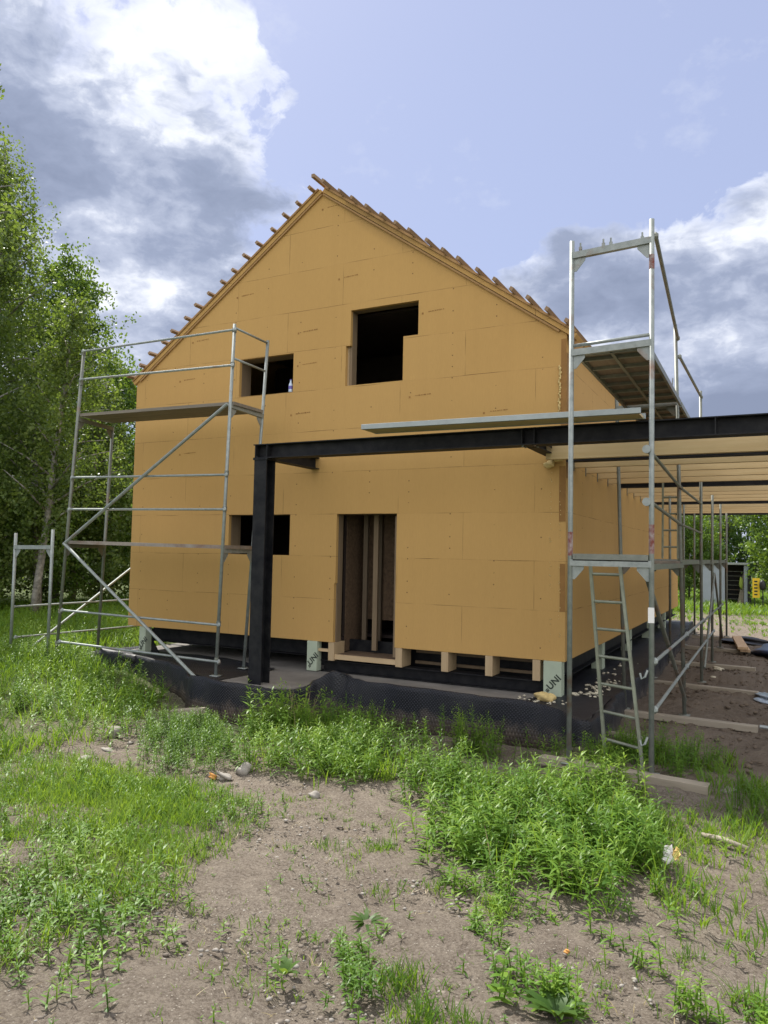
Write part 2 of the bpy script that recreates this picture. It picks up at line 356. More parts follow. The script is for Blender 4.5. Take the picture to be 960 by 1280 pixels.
outer=[(-Wd,ZB),(-3.365,ZB),(-3.365,1.55),(-3.345,1.56),(-3.345,2.567),(-2.365,2.567),(-2.365,ZB),(0,ZB),(0,ZE),(XR,ZA),(-Wd,ZE)]
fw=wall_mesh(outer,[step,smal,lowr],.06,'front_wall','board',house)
fw['label']='ochre gable wall with three window holes and a door hole'
# printed stamps on the boards
def stamp(x,z,seed):
    rr=random.Random(seed); mb=MB(); y=-.0025
    MB().box(x-.012,x+.014,y-.001,y,z-.014,z+.014).build('printed_dot','board_cut',fw); u=x+.09
    while u<x+.33:
        w=rr.uniform(.008,.03); h=rr.uniform(.008,.018); mb.box(u,u+w,y-.001,y,z+.012+(u-x)*.04-h/2,z+.012+(u-x)*.04+h/2); u+=w+rr.uniform(.004,.02)
    mb.build('printed_stamp','board_cut',fw)
for i,(x,z) in enumerate(((-4.1,5.335),(-3.4,6.07),(-4.2,4.08),(-5.3,6.06),(-2.2,4.2),(-6.2,5.43),(-6.45,4.8),(-6.4,3.57),(-2.02,5.37),(-4.1,4.83),(-3.72,7.2),(-1.1,3.9))): stamp(x,z,i)
# corner strips cut back
each(MB().box(-.07,-.003,-.004,-.002,3.62,4.78).box(-.085,-.003,-.004,-.002,2.45,3.15).box(-.07,-.003,-.004,-.002,1.32,1.92),'corner_strip','board_cut',house)
mb=MB().box(.002,.004,-.002,.09,3.0,4.6); mb.build('corner_strip','board_cut',house)
# side and back walls
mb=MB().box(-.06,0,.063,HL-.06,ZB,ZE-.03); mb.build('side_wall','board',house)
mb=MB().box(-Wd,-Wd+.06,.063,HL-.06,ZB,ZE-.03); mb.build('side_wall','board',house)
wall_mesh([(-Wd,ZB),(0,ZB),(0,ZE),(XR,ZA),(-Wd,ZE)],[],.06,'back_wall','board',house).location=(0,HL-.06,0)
# inner linings of the openings
def lining(loop,name='window_lining',d0=.062,d1=.30,t=.045):
    mb=MB(); n=len(loop); cx=sum(p[0] for p in loop)/n; cz=sum(p[1] for p in loop)/n
    for i in range(n):
        (x0,z0),(x1,z1)=loop[i],loop[(i+1)%n]
        if abs(x0-x1)<1e-6:
            s=1 if ((x1-x0)*0-(z1-z0)*1)<0 else -1   # clockwise loops: outside is to the left
            s=-1 if z1>z0 else 1
            a,b=min(z0,z1),max(z0,z1); xs=sorted((x0+s*.002,x0+s*t)); mb.box(xs[0],xs[1],d0,d1,a,b)
        else:
            s=1 if x1>x0 else -1
            a,b=min(x0,x1),max(x0,x1); zs=sorted((z0+s*.002,z0+s*t)); mb.box(a+.002,b-.002,d0,d1-.003,zs[0],zs[1])
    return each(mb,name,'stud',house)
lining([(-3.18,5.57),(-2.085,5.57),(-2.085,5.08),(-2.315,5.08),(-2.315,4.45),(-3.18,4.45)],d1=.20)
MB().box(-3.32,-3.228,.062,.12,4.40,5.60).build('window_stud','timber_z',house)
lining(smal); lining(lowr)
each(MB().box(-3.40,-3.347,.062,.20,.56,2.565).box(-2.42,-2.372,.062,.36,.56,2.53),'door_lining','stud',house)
mb=MB().box(-3.42,-2.37,.062,.40,2.57,2.62); mb.build('door_lining','stud',house)
mb=MB().box(-3.37,-2.35,.02,.07,.462,.53); mb.build('door_sill','timber',house)
mb=MB().box(-3.36,-2.38,.075,.9,.50,.528); mb.build('door_floor','osb',house)
# things seen through the door
MB().box(-3.418,-3.40,.42,.93,.53,2.9).build('osb_panel','osb',house)
mb=MB().box(-3.39,-2.2,.93,.955,.98,2.95); mb.build('osb_panel','osb',house)
mb=MB().box(-2.56,-2.36,.38,.40,.53,2.7); mb.build('osb_panel','osb',house)
mb=MB().box(-3.27,-2.35,.66,.72,.53,.575); mb.build('sole_plate','timber',house)
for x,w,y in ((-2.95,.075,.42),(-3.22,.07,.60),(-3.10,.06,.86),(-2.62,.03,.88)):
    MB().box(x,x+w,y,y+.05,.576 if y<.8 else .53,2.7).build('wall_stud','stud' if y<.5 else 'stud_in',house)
# rooms: floors and partitions, coloured near black to read as unlit
MB().box(-Wd+.07,-3.42,.10,HL-.1,.70,.74).box(-2.30,-.07,.10,HL-.1,.70,.74).box(-3.42,-2.30,1.0,HL-.1,.70,.74).build('ground_floor','osb_shade',house)
MB().box(-Wd+.07,-.07,.40,HL-.1,2.95,3.2).build('upper_floor','osb_shade',house)
each(MB().box(-Wd+.07,-.07,2.6,2.7,.75,2.94).box(-6.4,-1.05,2.6,2.7,3.21,5.6),'partition','osb_shade',house)
each(MB().box(-3.45,-3.42,.4,2.6,.75,2.94).box(-2.25,-2.22,.4,2.6,.75,2.94),'partition','osb_shade',house)
MB().box(-6.1,-1.35,.5,HL-.1,5.62,5.66).build('ceiling','osb_shade',house)
# floor edge: joist ends, edge beams, posts
for x in (-3.44,-2.35,-1.66,-1.04,-.41): MB().box(x,x+.10,-.004 if x>-2.3 else .0,.30,.44,.70).build('joist_end','timber_z',house,bevel=.003)
MB().box(-3.72,-3.44,.01,.06,.56,.60).build('nailer','timber',house)
MB().ibeam((-7.25,.42,.555),(-3.9,.42,.555),.20,.25).build('edge_beam','steel',house)
MB().ibeam((-3.60,.16,.35),(-.27,.16,.35),.20,.165).build('edge_beam','steel',house)
MB().box(-3.9,-.2,.55,.60,.27,.70).build('crawl_sheet','steel',house)
each(MB().box(-2.24,-.3,.45,.50,.60,.64).box(-2.24,-.3,.42,.46,.45,.49),'nailer','stud',house)
for x in (-7.2,-5.2,-3.7,-1.8): 
    MB().ibeam((x,.7,.555),(x,HL-.3,.555),.18,.24).build('floor_beam','steel',house)
MB().ibeam((-.12,.35,.585),(-.12,HL-.2,.585),.18,.22).build('edge_beam','steel',house)
def upost(x0,x1,y0,y1,txt,seed):
    o=MB().box(x0,x1,y0,y1,.272,.702).build('support_post','green',house,bevel=.004)
    if txt:
        c=bpy.data.curves.new('lettering','FONT'); c.body=txt; c.size=.115; c.extrude=.0008; c.space_character=1.05; c.materials.append(M['ink']); c.offset=.003
        tc_=bpy.data.objects.new('lettering_source',c); me_=bpy.data.meshes.new_from_object(tc_); bpy.data.objects.remove(tc_); t=bpy.data.objects.new('lettering',me_); COL.objects.link(t); t.parent=o; t.matrix_parent_inverse=chain_inv(o)
        t.matrix_basis=Matrix.Translation((x0+(x1-x0)*.40,y0-.003,.345))@Matrix.Rotation(R(90),4,'X')@Matrix.Rotation(R(48),4,'Z')
        mb=MB()
        for k in range(3):
            a=math.radians(48); u=k*.02; px=x0+.03+u*.5-.0; pz=.335-u*.0+u*-.5
            mb.beam((px,y0-.0022,pz),(px+.04*math.cos(a),y0-.0022,pz+.04*math.sin(a)),.0016,.009,(0,0,1))
        mb.build('emblem','ink',o)
upost(-.262,-.035,-.03,.12,'UNI',1); upost(-3.785,-3.615,-.03,.10,'UNI',2); upost(-7.14,-7.0,-.02,.12,'UNI',3)
for y in (2.6,5.2,7.8,10.4): upost(-.22,-.05,y,y+.2,None,4)
for y in (3.2,6.4,9.6): MB().box(-7.2,-7.0,y,y+.2,.272,.56).build('support_post','green',house)
MB().add([(-6.99,.13,.275),(-6.82,.13,.275),(-6.95,.13,.45),(-6.95,.13,.67),(-6.99,.13,.67),(-6.99,.11,.275),(-6.82,.11,.275),(-6.95,.11,.45),(-6.95,.11,.67),(-6.99,.11,.67)],[(0,1,2,3,4),(9,8,7,6,5)]+[(i,(i+1)%5,5+(i+1)%5,5+i) for i in range(5)]).build('foot_bracket','steel',house)
# foam on the wall corner
mb=MB()
for k in range(26):
    z=3.80+.62*k/25; mb.lump((-.085+random.uniform(-.012,.012),-.012,z),(random.uniform(.009,.020),.015,random.uniform(.014,.028)),k,1)
mb.build('foam_bead','foam',house,True)
each(MB().lump((-.20,-.05,3.17),(.065,.05,.05),3,3).lump((-.08,-.07,3.235),(.06,.05,.04),4,3),'foam_bead','foam',house,True)
mb=MB()
for k in range(60):
    z=random.uniform(.9,3.1); mb.lump((random.choice((-.07,-.19))+random.uniform(-.012,.012),-.006,z),(.006,.004,.008),k,1)
fb=mb.build('foam_bead','foam',house,True); fb['kind']='stuff'
# roof
slope=math.atan2(ZA-ZE,Wd/2); ca,sa=math.cos(slope),math.sin(slope)
def rp(side,s,h): # point on the slope: s metres down from ridge, h above wall line
    x=XR+side*(s*ca+h*sa); z=ZA-s*sa+h*ca; return x,z
SL=Wd/2/ca
roof=None
def slab(side,s0,s1,h0,h1,y0,y1,name,mat,parent):
    pts=[rp(side,s0,h0),rp(side,s1,h0),rp(side,s1,h1),rp(side,s0,h1)]
    v=[(x,y0,z) for x,z in pts]+[(x,y1,z) for x,z in pts]
    return MB().add(v,[(0,1,2,3),(7,6,5,4),(0,4,5,1),(1,5,6,2),(2,6,7,3),(3,7,4,0)]).build(name,mat,parent)
for side in (-1,1):
    rf=slab(side,.0,SL+(.03 if side<0 else .12),.004,.062,-.035,HL+.03,'roof','board',house)
    slab(side,.02,SL+(.02 if side<0 else .1),.065,.095,-.055,-.005,'verge_batten','verge',rf)
    slab(side,.03,SL-.1,-.03,-.005,-.03,-.004,'verge_trim','verge',rf)
    for k in range(16):
        s=.06+k*.295+random.uniform(-.02,.02)
        if s>SL-.02: break
        f=random.uniform(.13,.20) if side<0 else random.uniform(.18,.28)
        slab(side,s,s+.05,.098,.146,-f,HL+.05,'batten','batten',rf)
    if side>0: slab(side,SL-.02,SL+.24,-.10,.0,.10,.16,'rafter_tail','verge',rf)
MB().beam((XR-.03,-.26,ZA+.16),(XR-.03,HL,ZA+.16),.05,.05).build('ridge_batten','batten',rf)

# ------------------------------------------------------------------ slab and membrane
lip=[(-7.62,.6,.28),(-7.62,-.45,.31),(-7.0,-.72,.37),(-6.3,-.80,.36),(-5.5,-1.0,.35),(-4.9,-1.28,.25),(-4.66,-1.54,.32),(-4.3,-1.70,.35),(-3.9,-1.74,.34),(-3.5,-1.70,.325),(-3.28,-1.58,.28),(-3.12,-1.25,.25),(-2.95,-.98,.36),(-2.8,-.92,.47),(-2.6,-.96,.42),(-2.3,-1.0,.385),(-2.0,-1.0,.39),(-1.35,-1.0,.385),(-.75,-1.0,.37),(-.36,-1.0,.375),(.01,-1.02,.345),(.30,-1.2,.32),(.5,-1.36,.31),(.585,-1.36,.30),(.60,-1.1,.275),(.57,1,.285),(.54,3.5,.275),(.47,7,.28),(.35,13.2,.28)]
foot=MB().prism([(-7.54,13.1),(-7.54,-.36),(-6.9,-.58),(-5.5,-.84),(-4.95,-1.02),(-4.5,-1.38),(-4.2,-1.5),(-3.5,-1.5),(-3.2,-1.34),(-3.0,-.9),(-2.8,-.84),(-.3,-.92),(.02,-.94),(.28,-1.1),(.50,-1.25),(.52,-1.1),(.49,1),(.46,3.5),(.40,7),(.29,13.1)],-.2,.262); tag(foot.build('foundation_slab','conc'),'grey concrete slab under the ochre house','slab')
mem=thing('drainage_membrane','black dimpled membrane wrapped round the foundation of the house','membrane',(-2,-.8,0))
def ribbon(path,rows,name,parent):
    pts=[];acc=[0]
    P=[Vector(p) for p in path]; fine=[]
    for i in range(len(P)-1):
        n=max(2,int((P[i+1]-P[i]).length/.07))
        p0=P[max(i-1,0)];p1=P[i];p2=P[i+1];p3=P[min(i+2,len(P)-1)]
        for k in range(n):
            t=k/n; fine.append(.5*((2*p1)+(p2-p0)*t+(2*p0-5*p1+4*p2-p3)*t*t+(3*p1-p0-3*p2+p3)*t**3))
    fine.append(P[-1]); m=len(fine); V=[];UV=[];s=0
    for i,p in enumerate(fine):
        d=(fine[min(i+1,m-1)]-fine[max(i-1,0)]); d.z=0; d.normalize(); nrm=Vector((d.y,-d.x,0))
        if i: s+=(fine[i]-fine[i-1]).length
        wv=.022*math.sin(5.1*s+.7*math.sin(1.3*s))+.014*math.sin(11.3*s+1)+.016*math.sin(2.2*s+2)+.007*math.sin(23*s)+(.035*math.sin(29*s)+.03*math.sin(17*s+1))*math.exp(-((p.x+2.75)/.35)**2)+.018*math.sin(21*s)*math.exp(-((p.x+3.9)/.6)**2)
        for j,(out,zf,uvv) in enumerate(rows):
            if zf is None: z=gzf(p.x,p.y)-.05
            else: z=p.z*zf if zf<1 else p.z+(zf-1)
            V.append(p+nrm*(out+wv*(.2+zf if zf and zf<1 else .6))+Vector((0,0,z-p.z+(.006*math.sin(17*s) if j==1 else 0)))); UV.append((s,uvv))
    r=len(rows); F=[(i*r+j,i*r+j+1,(i+1)*r+j+1,(i+1)*r+j) for i in range(m-1) for j in range(r-1)]
    me=bpy.data.meshes.new(name); me.from_pydata([tuple(v) for v in V],[],F); uvl=me.uv_layers.new(name='UVMap')
    for lp in me.loops: uvl.data[lp.index].uv=UV[lp.vertex_index]
    me.polygons.foreach_set('use_smooth',[True]*len(me.polygons)); me.materials.append(M['membrane'])
    o=bpy.data.objects.new(name,me); COL.objects.link(o); o.parent=parent; o.matrix_parent_inverse=chain_inv(parent)
    sd=o.modifiers.new('thick','SOLIDIFY'); sd.thickness=.006; return o
ribbon(lip,[(-.15,.80,.12),(-.07,.965,.06),(-.012,1.004,.0),(.010,.975,-.02),(.018,.85,-.07),(.026,.5,-.2),(.036,.15,-.32),(.06,None,-.42)],'skirt',mem)
def sheet(poly,z,name):
    # triangulated draped sheet with ripples
    bm=bmesh.new(); vs=[bm.verts.new((x,y,z)) for x,y in poly]; bm.faces.new(vs)
    bmesh.ops.triangulate(bm,faces=bm.faces[:]); bmesh.ops.subdivide_edges(bm,edges=bm.edges[:],cuts=5,use_grid_fill=True)
    for v in bm.verts: v.co.z+=.006*math.sin(7*v.co.x+3*v.co.y)+.005*math.sin(13*v.co.y-4*v.co.x)
    me=bpy.data.meshes.new(name); bm.to_mesh(me); bm.free(); uvl=me.uv_layers.new(name='UVMap')
    for lp in me.loops:
        c=me.vertices[lp.vertex_index].co; uvl.data[lp.index].uv=(c.x,c.y)
    me.materials.append(M['membrane']); me.polygons.foreach_set('use_smooth',[True]*len(me.polygons))
    o=bpy.data.objects.new(name,me); COL.objects.link(o); o.parent=mem; o.matrix_parent_inverse=chain_inv(mem); return o
sheet([(-.36,-.30),(-.30,-.92),(.02,-.95),(.28,-1.12),(.52,-1.28),(.53,3.5),(.46,7),(.34,13.1),(-.45,13.1),(-.45,.62),(-.24,.25),(-.24,.02)],.277,'top_sheet')
sheet([(-7.5,-.4),(-6.3,-.72),(-5.5,-.92),(-4.9,-1.2),(-4.3,-1.5),(-4.2,-.2),(-5.5,.25),(-7.4,.25)],.277,'top_sheet')
# ribbed tube standing in for the membrane's sunlit curved edge at the left corner
mb=MB(); ring=[]
n=60
pp=[(-7.45+1.05*i/n,-.52-.27*i/n,.30) for i in range(n+1)]
mb.path(pp,[.065+(.007 if i%2 else -.004) for i in range(n+1)],14); tag(mb.build('membrane_edge_tube','black',None,True),'ribbed black tube standing in for the sunlit membrane edge along the left slab','pipe')
# foam lumps and crumbs
tag(MB().lump((-.17,-.38,.32),(.10,.08,.065),11,3).lump((-.09,-.37,.31),(.07,.06,.05),12,3).build('foam_lump','foam',None,True),'yellow blob of foam at the foot of the corner post','foam')
mb=MB()
for k in range(70):
    y=abs(random.gauss(0,1.2))+.1 if k<90 else random.uniform(0,8); x=random.uniform(.06,.40)
    r=random.uniform(.007,.026); mb.lump((x,y,.285+r*.4),(r*1.4,r,r*.7),k,1,1,.5)
for k in range(25):
    r=random.uniform(.006,.018); mb.lump((random.uniform(-.5,.2),random.uniform(-.6,-.2),.275+r*.4),(r*1.4,r,r*.8),k,1)
tag(mb.build('foam_crumbs','crumb',None,True),'pale foam crumbs scattered on the black sheet beside the wall','crumbs',kind='stuff')

# ------------------------------------------------------------------ steel canopy
can=thing('steel_canopy','black steel canopy frame with pale timber joists along the house','canopy',(2.0,3,0))
YB=-1.25
col=MB().ibeam((-3.735,YB,.16),(-3.735,YB,3.232),.20,.20,.015,.010).build('column','steel',can)
mb=MB().box(-3.85,-3.62,YB-.11,YB+.11,3.216,3.236)
for dx in (-.07,.07):
    mb.tube((-3.735+dx,YB-.085,3.19),(-3.735+dx,YB-.085,3.27),.012,6)
mb.build('head_plate','steel',col)
MB().ibeam((-3.86,YB,3.333),(5.6,YB,3.333),.20,.19,.012).build('front_beam','steel',can)
for x in (-3.83,-3.64,-.17,-.03,1.8): each(MB().box(x-.006,x+.006,YB-.095,YB-.008,3.252,3.414),'stiffener','steel',can)
for x in (-.17,-.03):
    for y in (-.06,.06): MB().tube((x,YB+y*.9,3.222),(x,YB+y*.9,3.238),.013,6).build('bolt','galv_dull',can)
for x in (-3.735,-.10): MB().ibeam((x,YB+.11,3.32),(x,-.005,3.32),.14,.17).build('cross_beam','steel',can)
MB().ibeam((-.03,YB+.02,3.31),(-.03,-.02,3.31),.001,.001).build('fin_plate','steel',can)
for y in (-.02,3.75,8.0,12.3): MB().ibeam((.02,y,3.265),(5.6,y,3.265),.16,.14).build('rafter_beam','steel',can)
MB().ibeam((5.55,YB+.11,3.333),(5.55,12.4,3.333),.20,.19).build('outer_beam','steel',can)
for y in (YB,5.6,12.3): MB().ibeam((5.55,y,-.05),(5.55,y,3.23),.18,.18).build('column','steel',can)
for i,y in enumerate((-.55,.45,1.15,1.95,2.75,4.55,5.3,6.1,6.9,8.75,9.5,10.3,11.1)):
    MB().box(-.10 if i==0 else .01,5.44,y-.04,y+.04,3.165 if i==0 else 3.175,3.33).build('joist','joist',can)
    if i: MB().box(.002,.012,y-.055,y-.042,3.13,3.34).build('joist_hanger','galv_dull',can)
# aluminium scaffold deck lying on the front beam
pl=thing('loose_deck_plank','long aluminium plank with plywood underside lying on the front beam','plank',(-.5,-1.5,3.43))
each(MB().beam((-2.03,-1.33,3.50),(1.14,-1.33,3.475),.04,.06).beam((-2.03,-1.66,3.50),(1.14,-1.66,3.475),.04,.06),'side_rail','alu',pl,False,.004)
MB().beam((-2.03,-1.495,3.485),(1.12,-1.495,3.46),.285,.022).build('plywood_panel','joist',pl)

# ------------------------------------------------------------------ scaffolds
def frame(posts,parent,mat,bars,r=.0242,extra=None,name='end_frame',tmat=None):
    """posts: two (bottom,top); bars: list of (t0 z-left, z-right, kind)"""
    def at(p,z):
        a,b=Vector(p[0]),Vector(p[1]); t=(z-a.z)/(b.z-a.z); return a+(b-a)*t
    f=thing(name,None,None,tuple((Vector(posts[0][0])+Vector(posts[1][0]))/2)); f.parent=parent; f.matrix_parent_inverse=chain_inv(parent)
    for z0,z1,k in bars:
        a,b=at(posts[0],z0),at(posts[1],z1)
        if k=='u': MB().beam(a,b,.05,.062).build('transom',tmat or mat,f)
        else: MB().tube(a,b,.017,8).build('transom',tmat or mat,f,True)
        if k=='u':
            for p,q in ((a,b),(b,a)):
                d=(q-p).normalized(); n=Vector((-d.y,d.x,0)).normalized()*.004
                v0=p+d*.02+Vector((0,0,-.03)); v1=p+d*.13+Vector((0,0,-.03)); v2=p+d*.02+Vector((0,0,-.16)); v3=p+d*.045+Vector((0,0,-.16)); v4=p+d*.13+Vector((0,0,-.06))
                pr=(v0,v1,v4,v3,v2)
                MB().add([x-n for x in pr]+[x+n for x in pr],[(0,1,2,3,4),(9,8,7,6,5)]+[(i,(i+1)%5,5+(i+1)%5,5+i) for i in range(5)]).build('gusset',tmat or mat,f)
    if extra: extra(f)
    for p in posts: 
        m2=MB(); m2.tube(p[0],p[1],r,10)
        b=Vector(p[0]); m2.box(b.x-.065,b.x+.065,b.y-.065,b.y+.065,b.z-.004,b.z+.006)
        m2.build('post',mat,f,True)
    return f
# --- side scaffold
ss=thing('side_scaffold','tall galvanised scaffold running back along the right wall of the house','scaffold',(.93,3,0))
def gfr(f): 
    for x in (.64,.86,.93,1.22):
        p=Vector((x,-2.11,5.0)); mb=MB().tube(p,p+Vector((0,0,.09)),.009,6)
        mb.beam(p+Vector((0,0,.02)),p+Vector((0,-.0,.05)),.03,.02,(0,1,0)); mb.build('locking_pin','galv',f)
f1=frame([((.555,-2.11,.055),(.558,-2.11,5.12)),((1.30,-2.11,.055),(1.305,-2.11,5.20))],ss,'galv',[(1.955,1.955,'u'),(4.0,4.02,'u'),(4.07,4.10,'t'),(4.97,5.0,'u')],.0242,gfr)
m2=MB().tube((.5562,-2.11,2.02),(.5565,-2.11,2.25),.0252,10).tube((1.3018,-2.11,2.05),(1.3022,-2.11,2.32),.0252,10).tube((1.3045,-2.11,4.72),(1.305,-2.11,4.86),.0252,10); each(m2,'rust_patch','redrust',f1)
m2=MB().box(1.274,1.329,-2.1358,-2.1352,1.42,1.56); m2.build('sticker','paper',f1)
for z in (.33,.93):
    m2=MB().path([(1.27,-2.13,z+.06),(1.25,-2.15,z),(1.22,-2.15,z-.02),(1.205,-2.14,z+.03)],[.011]*4,6); m2.build('wedge_hook','galv',f1)
m2=MB()
for z in (3.02,2.53): m2.tube((1.262,-2.105,z),(1.262,-2.14,z),.04,10)
each(m2,'coupler','galv',f1)
Y2,Y3,Y4,Y5,Y6=.86,3.55,6.0,8.65,11.3
frame([((.575,Y2,.05),(.455,Y2,4.4)),((1.30,Y2,.05),(1.20,Y2,5.05))],ss,'galv_dull',[(1.955,1.955,'u'),(4.0,4.02,'u')])
frame([((.57,Y3,.08),(.55,Y3,4.2)),((1.30,Y3,.08),(1.30,Y3,4.72))],ss,'galv_dull',[(1.955,1.955,'u'),(4.0,4.02,'u')])
for y in (Y4,Y5,Y6): frame([((.56,y,.10),(.56,y,3.9)),((1.30,y,.10),(1.32,y,3.95))],ss,'galv_dull',[(1.955,1.955,'u'),(3.85,3.85,'t')])
def rail(a,b,mat,par,name='guard_rail',r=.017):
    o=MB().tube(a,b,r,8); 
    for p in (a,b): o.lump(p,(.03,.03,.035),1,1)
    return o.build(name,mat,par)
rail((1.335,-2.08,5.05),(1.235,Y2-.04,4.86),'galv_dull',ss,r=.02); rail((1.25,Y2+.02,4.63),(1.31,Y3,4.62),'galv_dull',ss,r=.02)
for z in (3.0,2.53):
    rail((1.29,-2.08,z),(1.26,Y2,z-.08),'galv_dull',ss); rail((1.26,Y2,z-.08),(1.30,Y3,z-.1),'galv_dull',ss); 
rail((1.33,-2.09,1.07),(1.33,Y2-.03,1.06),'galv',ss); rail((1.33,Y2,1.06),(1.33,Y3,1.05),'galv',ss)
rail((1.33,-2.09,.635),(1.33,Y2-.03,.66),'galv',ss); rail((1.33,Y2,.66),(1.33,Y4,.68),'galv',ss)
rail((1.34,Y3,1.04),(1.34,Y5,1.04),'galv_dull',ss)
MB().tube((1.26,-2.08,1.82),(1.30,Y2+.1,.22),.024,8).build('brace','galv_dull',ss)
MB().tube((1.34,Y3,.3),(1.34,Y4+.1,1.75),.02,8).build('brace','galv_dull',ss)
MB().tube((1.34,Y5,.3),(1.34,Y4+.1,1.75),.02,8).build('brace','galv_dull',ss)
def ydeck(y0,y1,z,x0=.585,x1=1.275,half=None):
    d=thing('scaffold_deck',None,None); d.parent=ss; d.matrix_parent_inverse=chain_inv(ss)
    xs=[x0,x1] 
    MB().box(x0+.03,x1-.03,y0+.03,y1-.03,z+.035,z+.05).build('deck_board','oldplank_y',d)
    mb=MB().box(x0,x0+.028,y0,y1,z-.01,z+.055).box(x1-.028,x1,y0,y1,z-.01,z+.055)
    k=y0+.25
    while k<y1: mb.box(x0+.029,x1-.029,k,k+.04,z,z+.034); k+=.40
    mb.box((x0+x1)/2-.015,(x0+x1)/2+.015,y0,y1,z-.012,z-.001); mb.box(x0+.029,x1-.029,y0,y0+.03,z-.01,z+.056)
    mb.build('deck_frame','galv_dull',d); return d
ydeck(-2.07,Y2-.04,3.985); ydeck(Y2+.04,Y3-.04,3.985)
ydeck(-2.135,-2.06,1.985).name='scaffold_deck'
for a,b in ((Y2,Y3),(Y3,Y4),(Y4,Y5),(Y5,Y6)): ydeck(a+.04,b-.04,1.945)
MB().box(1.276,1.30,-2.05,Y2-.04,1.90,1.955).build('toe_rail','galv_dull',ss)
MB().box(.60,1.26,-1.05,Y2-.04,1.955,1.985).build('hatch_board','oldplank_y',ss)
mb=MB()
for (x,y,h) in ((1.05,-2.05,.10),(1.16,-1.2,.3),(1.23,.2,.34),(1.2,2.7,.25)):
    z=1.98 if y<-1 or y>1 else 4.03
    mb.tube((x,y,z),(x+.01,y,z+h*.5),.006,5)
each(mb,'locking_pin','galv_dull',ss)
# ladders
def ladder(bl,br,tl,tr,n,name,label,over=.0):
    l=thing(name,label,'ladder',tuple((Vector(bl)+Vector(br))/2))
    for a,b in ((bl,tl),(br,tr)): MB().beam(a,b,.028,.055,(0,1,0)).build('stile','ladder',l,bevel=.003)
    mb=None
    for k in range(n):
        t=(k+.7)/(n+.1); MB().tube(Vector(bl).lerp(Vector(tl),t),Vector(br).lerp(Vector(tr),t),.015,8).build('rung','ladder',l)
    return l
M['ladder']=mat_plain('dull_aluminium',(.27,.29,.22),.5,.3,var=.3,scale=9)
ladder((.80,-1.62,.02),(1.19,-1.86,.02),(.665,-1.72,1.95),(.955,-1.74,1.95),7,'leaning_ladder','greenish aluminium ladder leaning inside the nearest scaffold bay')
ladder((.748,3.30,2.01),(.977,3.30,2.01),(.748,3.42,3.9),(.977,3.42,3.9),7,'deck_ladder','slim ladder standing on the lower scaffold deck under the joists')
# sleepers under the frames
for i,(x0,y0,x1,y1,w,lab) in enumerate(((.27,-2.06,1.79,-2.24,.13,'weathered timber sleeper under the nearest scaffold frame'),(.30,.72,2.13,.60,.12,'long timber sleeper under the second scaffold frame'),(.55,3.52,2.10,3.28,.12,'timber sleeper under the third scaffold frame'),(.55,6.02,2.03,5.92,.13,'thick timber sleeper with cut end under the fourth frame'),(.55,8.75,1.9,8.6,.12,'timber sleeper below the stacked lumber by the far frames'),(.5,11.3,1.7,11.25,.12,'farthest timber sleeper under the last scaffold frame'))):
    z=gzf((x0+x1)/2,y0); a=Vector((x0,y0,z+.025));b=Vector((x1,y1,z+.025))
    tag(MB().beam(a,b,w,.075).build('timber_sleeper','sleeper',None,bevel=.006),lab,'timber','sleepers under the scaffold')
tag(MB().beam((.65,-.62,.05),(1.02,-.70,.05),.05,.03).build('short_board','sleeper'),'short pale board lying behind the leaning ladder','board')
# --- front left scaffold
fs=thing('front_scaffold','galvanised scaffold with two plank decks leaning slightly before the left front wall','scaffold',(-6,-.83,.25))
P1=((-7.70,-1.2,gzf(-7.7,-1.2)),(-7.36,-1.2,5.14)); P2=((-4.50,-1.2,.285),(-4.36,-1.2,5.17)); P3=((-4.60,-.46,.285),(-4.33,-.46,5.13)); P4=((-7.62,-.46,.285),(-7.47,-.46,4.02))
frame([P1,P4],fs,'galv_dull',[(2.03,2.03,'u'),(4.03,3.99,'u')])
frame([P2,P3],fs,'galv',[(2.0,2.0,'u'),(4.02,4.0,'u'),(4.69,4.67,'t'),(5.12,5.09,'t')])
for a,b in (((-7.34,-1.23,5.1),(-4.33,-1.23,5.08)),((-7.37,-1.23,4.65),(-4.35,-1.23,4.58)),((-7.47,-1.23,3.1),(-4.40,-1.23,3.05)),((-7.50,-1.23,2.6),(-4.41,-1.23,2.57)),((-7.57,-1.23,1.02),(-4.45,-1.23,.98)),((-7.60,-1.23,.53),(-4.43,-1.23,.48))):
    rail(a,b,'galv',fs,r=.017)
mb=MB()
for z in (.5,1.0,2.58,3.08,4.6,5.08):
    for p in (P1,P2):
        a=Vector(p[0]);b=Vector(p[1]); q=a.lerp(b,(z-a.z)/(b.z-a.z)); mb.tube(q-(b-a).normalized()*.03,q+(b-a).normalized()*.03,.033,10)
each(mb,'coupler','galv_dull',fs)
MB().tube((-4.39,-1.27,4.03),(-7.55,-1.27,2.05),.024,8).build('brace','galv',fs); MB().tube((-7.53,-1.275,2.06),(-4.73,-1.275,.20),.024,8).build('brace','galv',fs)
d=MB().beam((-7.44,-1.02,4.10),(-4.34,-1.02,4.055),.33,.045,(0,0,1)).beam((-7.44,-.68,4.10),(-4.34,-.68,4.055),.33,.045,(0,0,1)); each(d,'deck_plank','oldplank',fs)
d=MB().beam((-7.56,-1.02,2.085),(-4.42,-1.02,2.05),.33,.05,(0,0,1)).beam((-7.56,-.68,2.085),(-4.42,-.68,2.05),.33,.05,(0,0,1)); each(d,'deck_plank','galv_rust',fs)
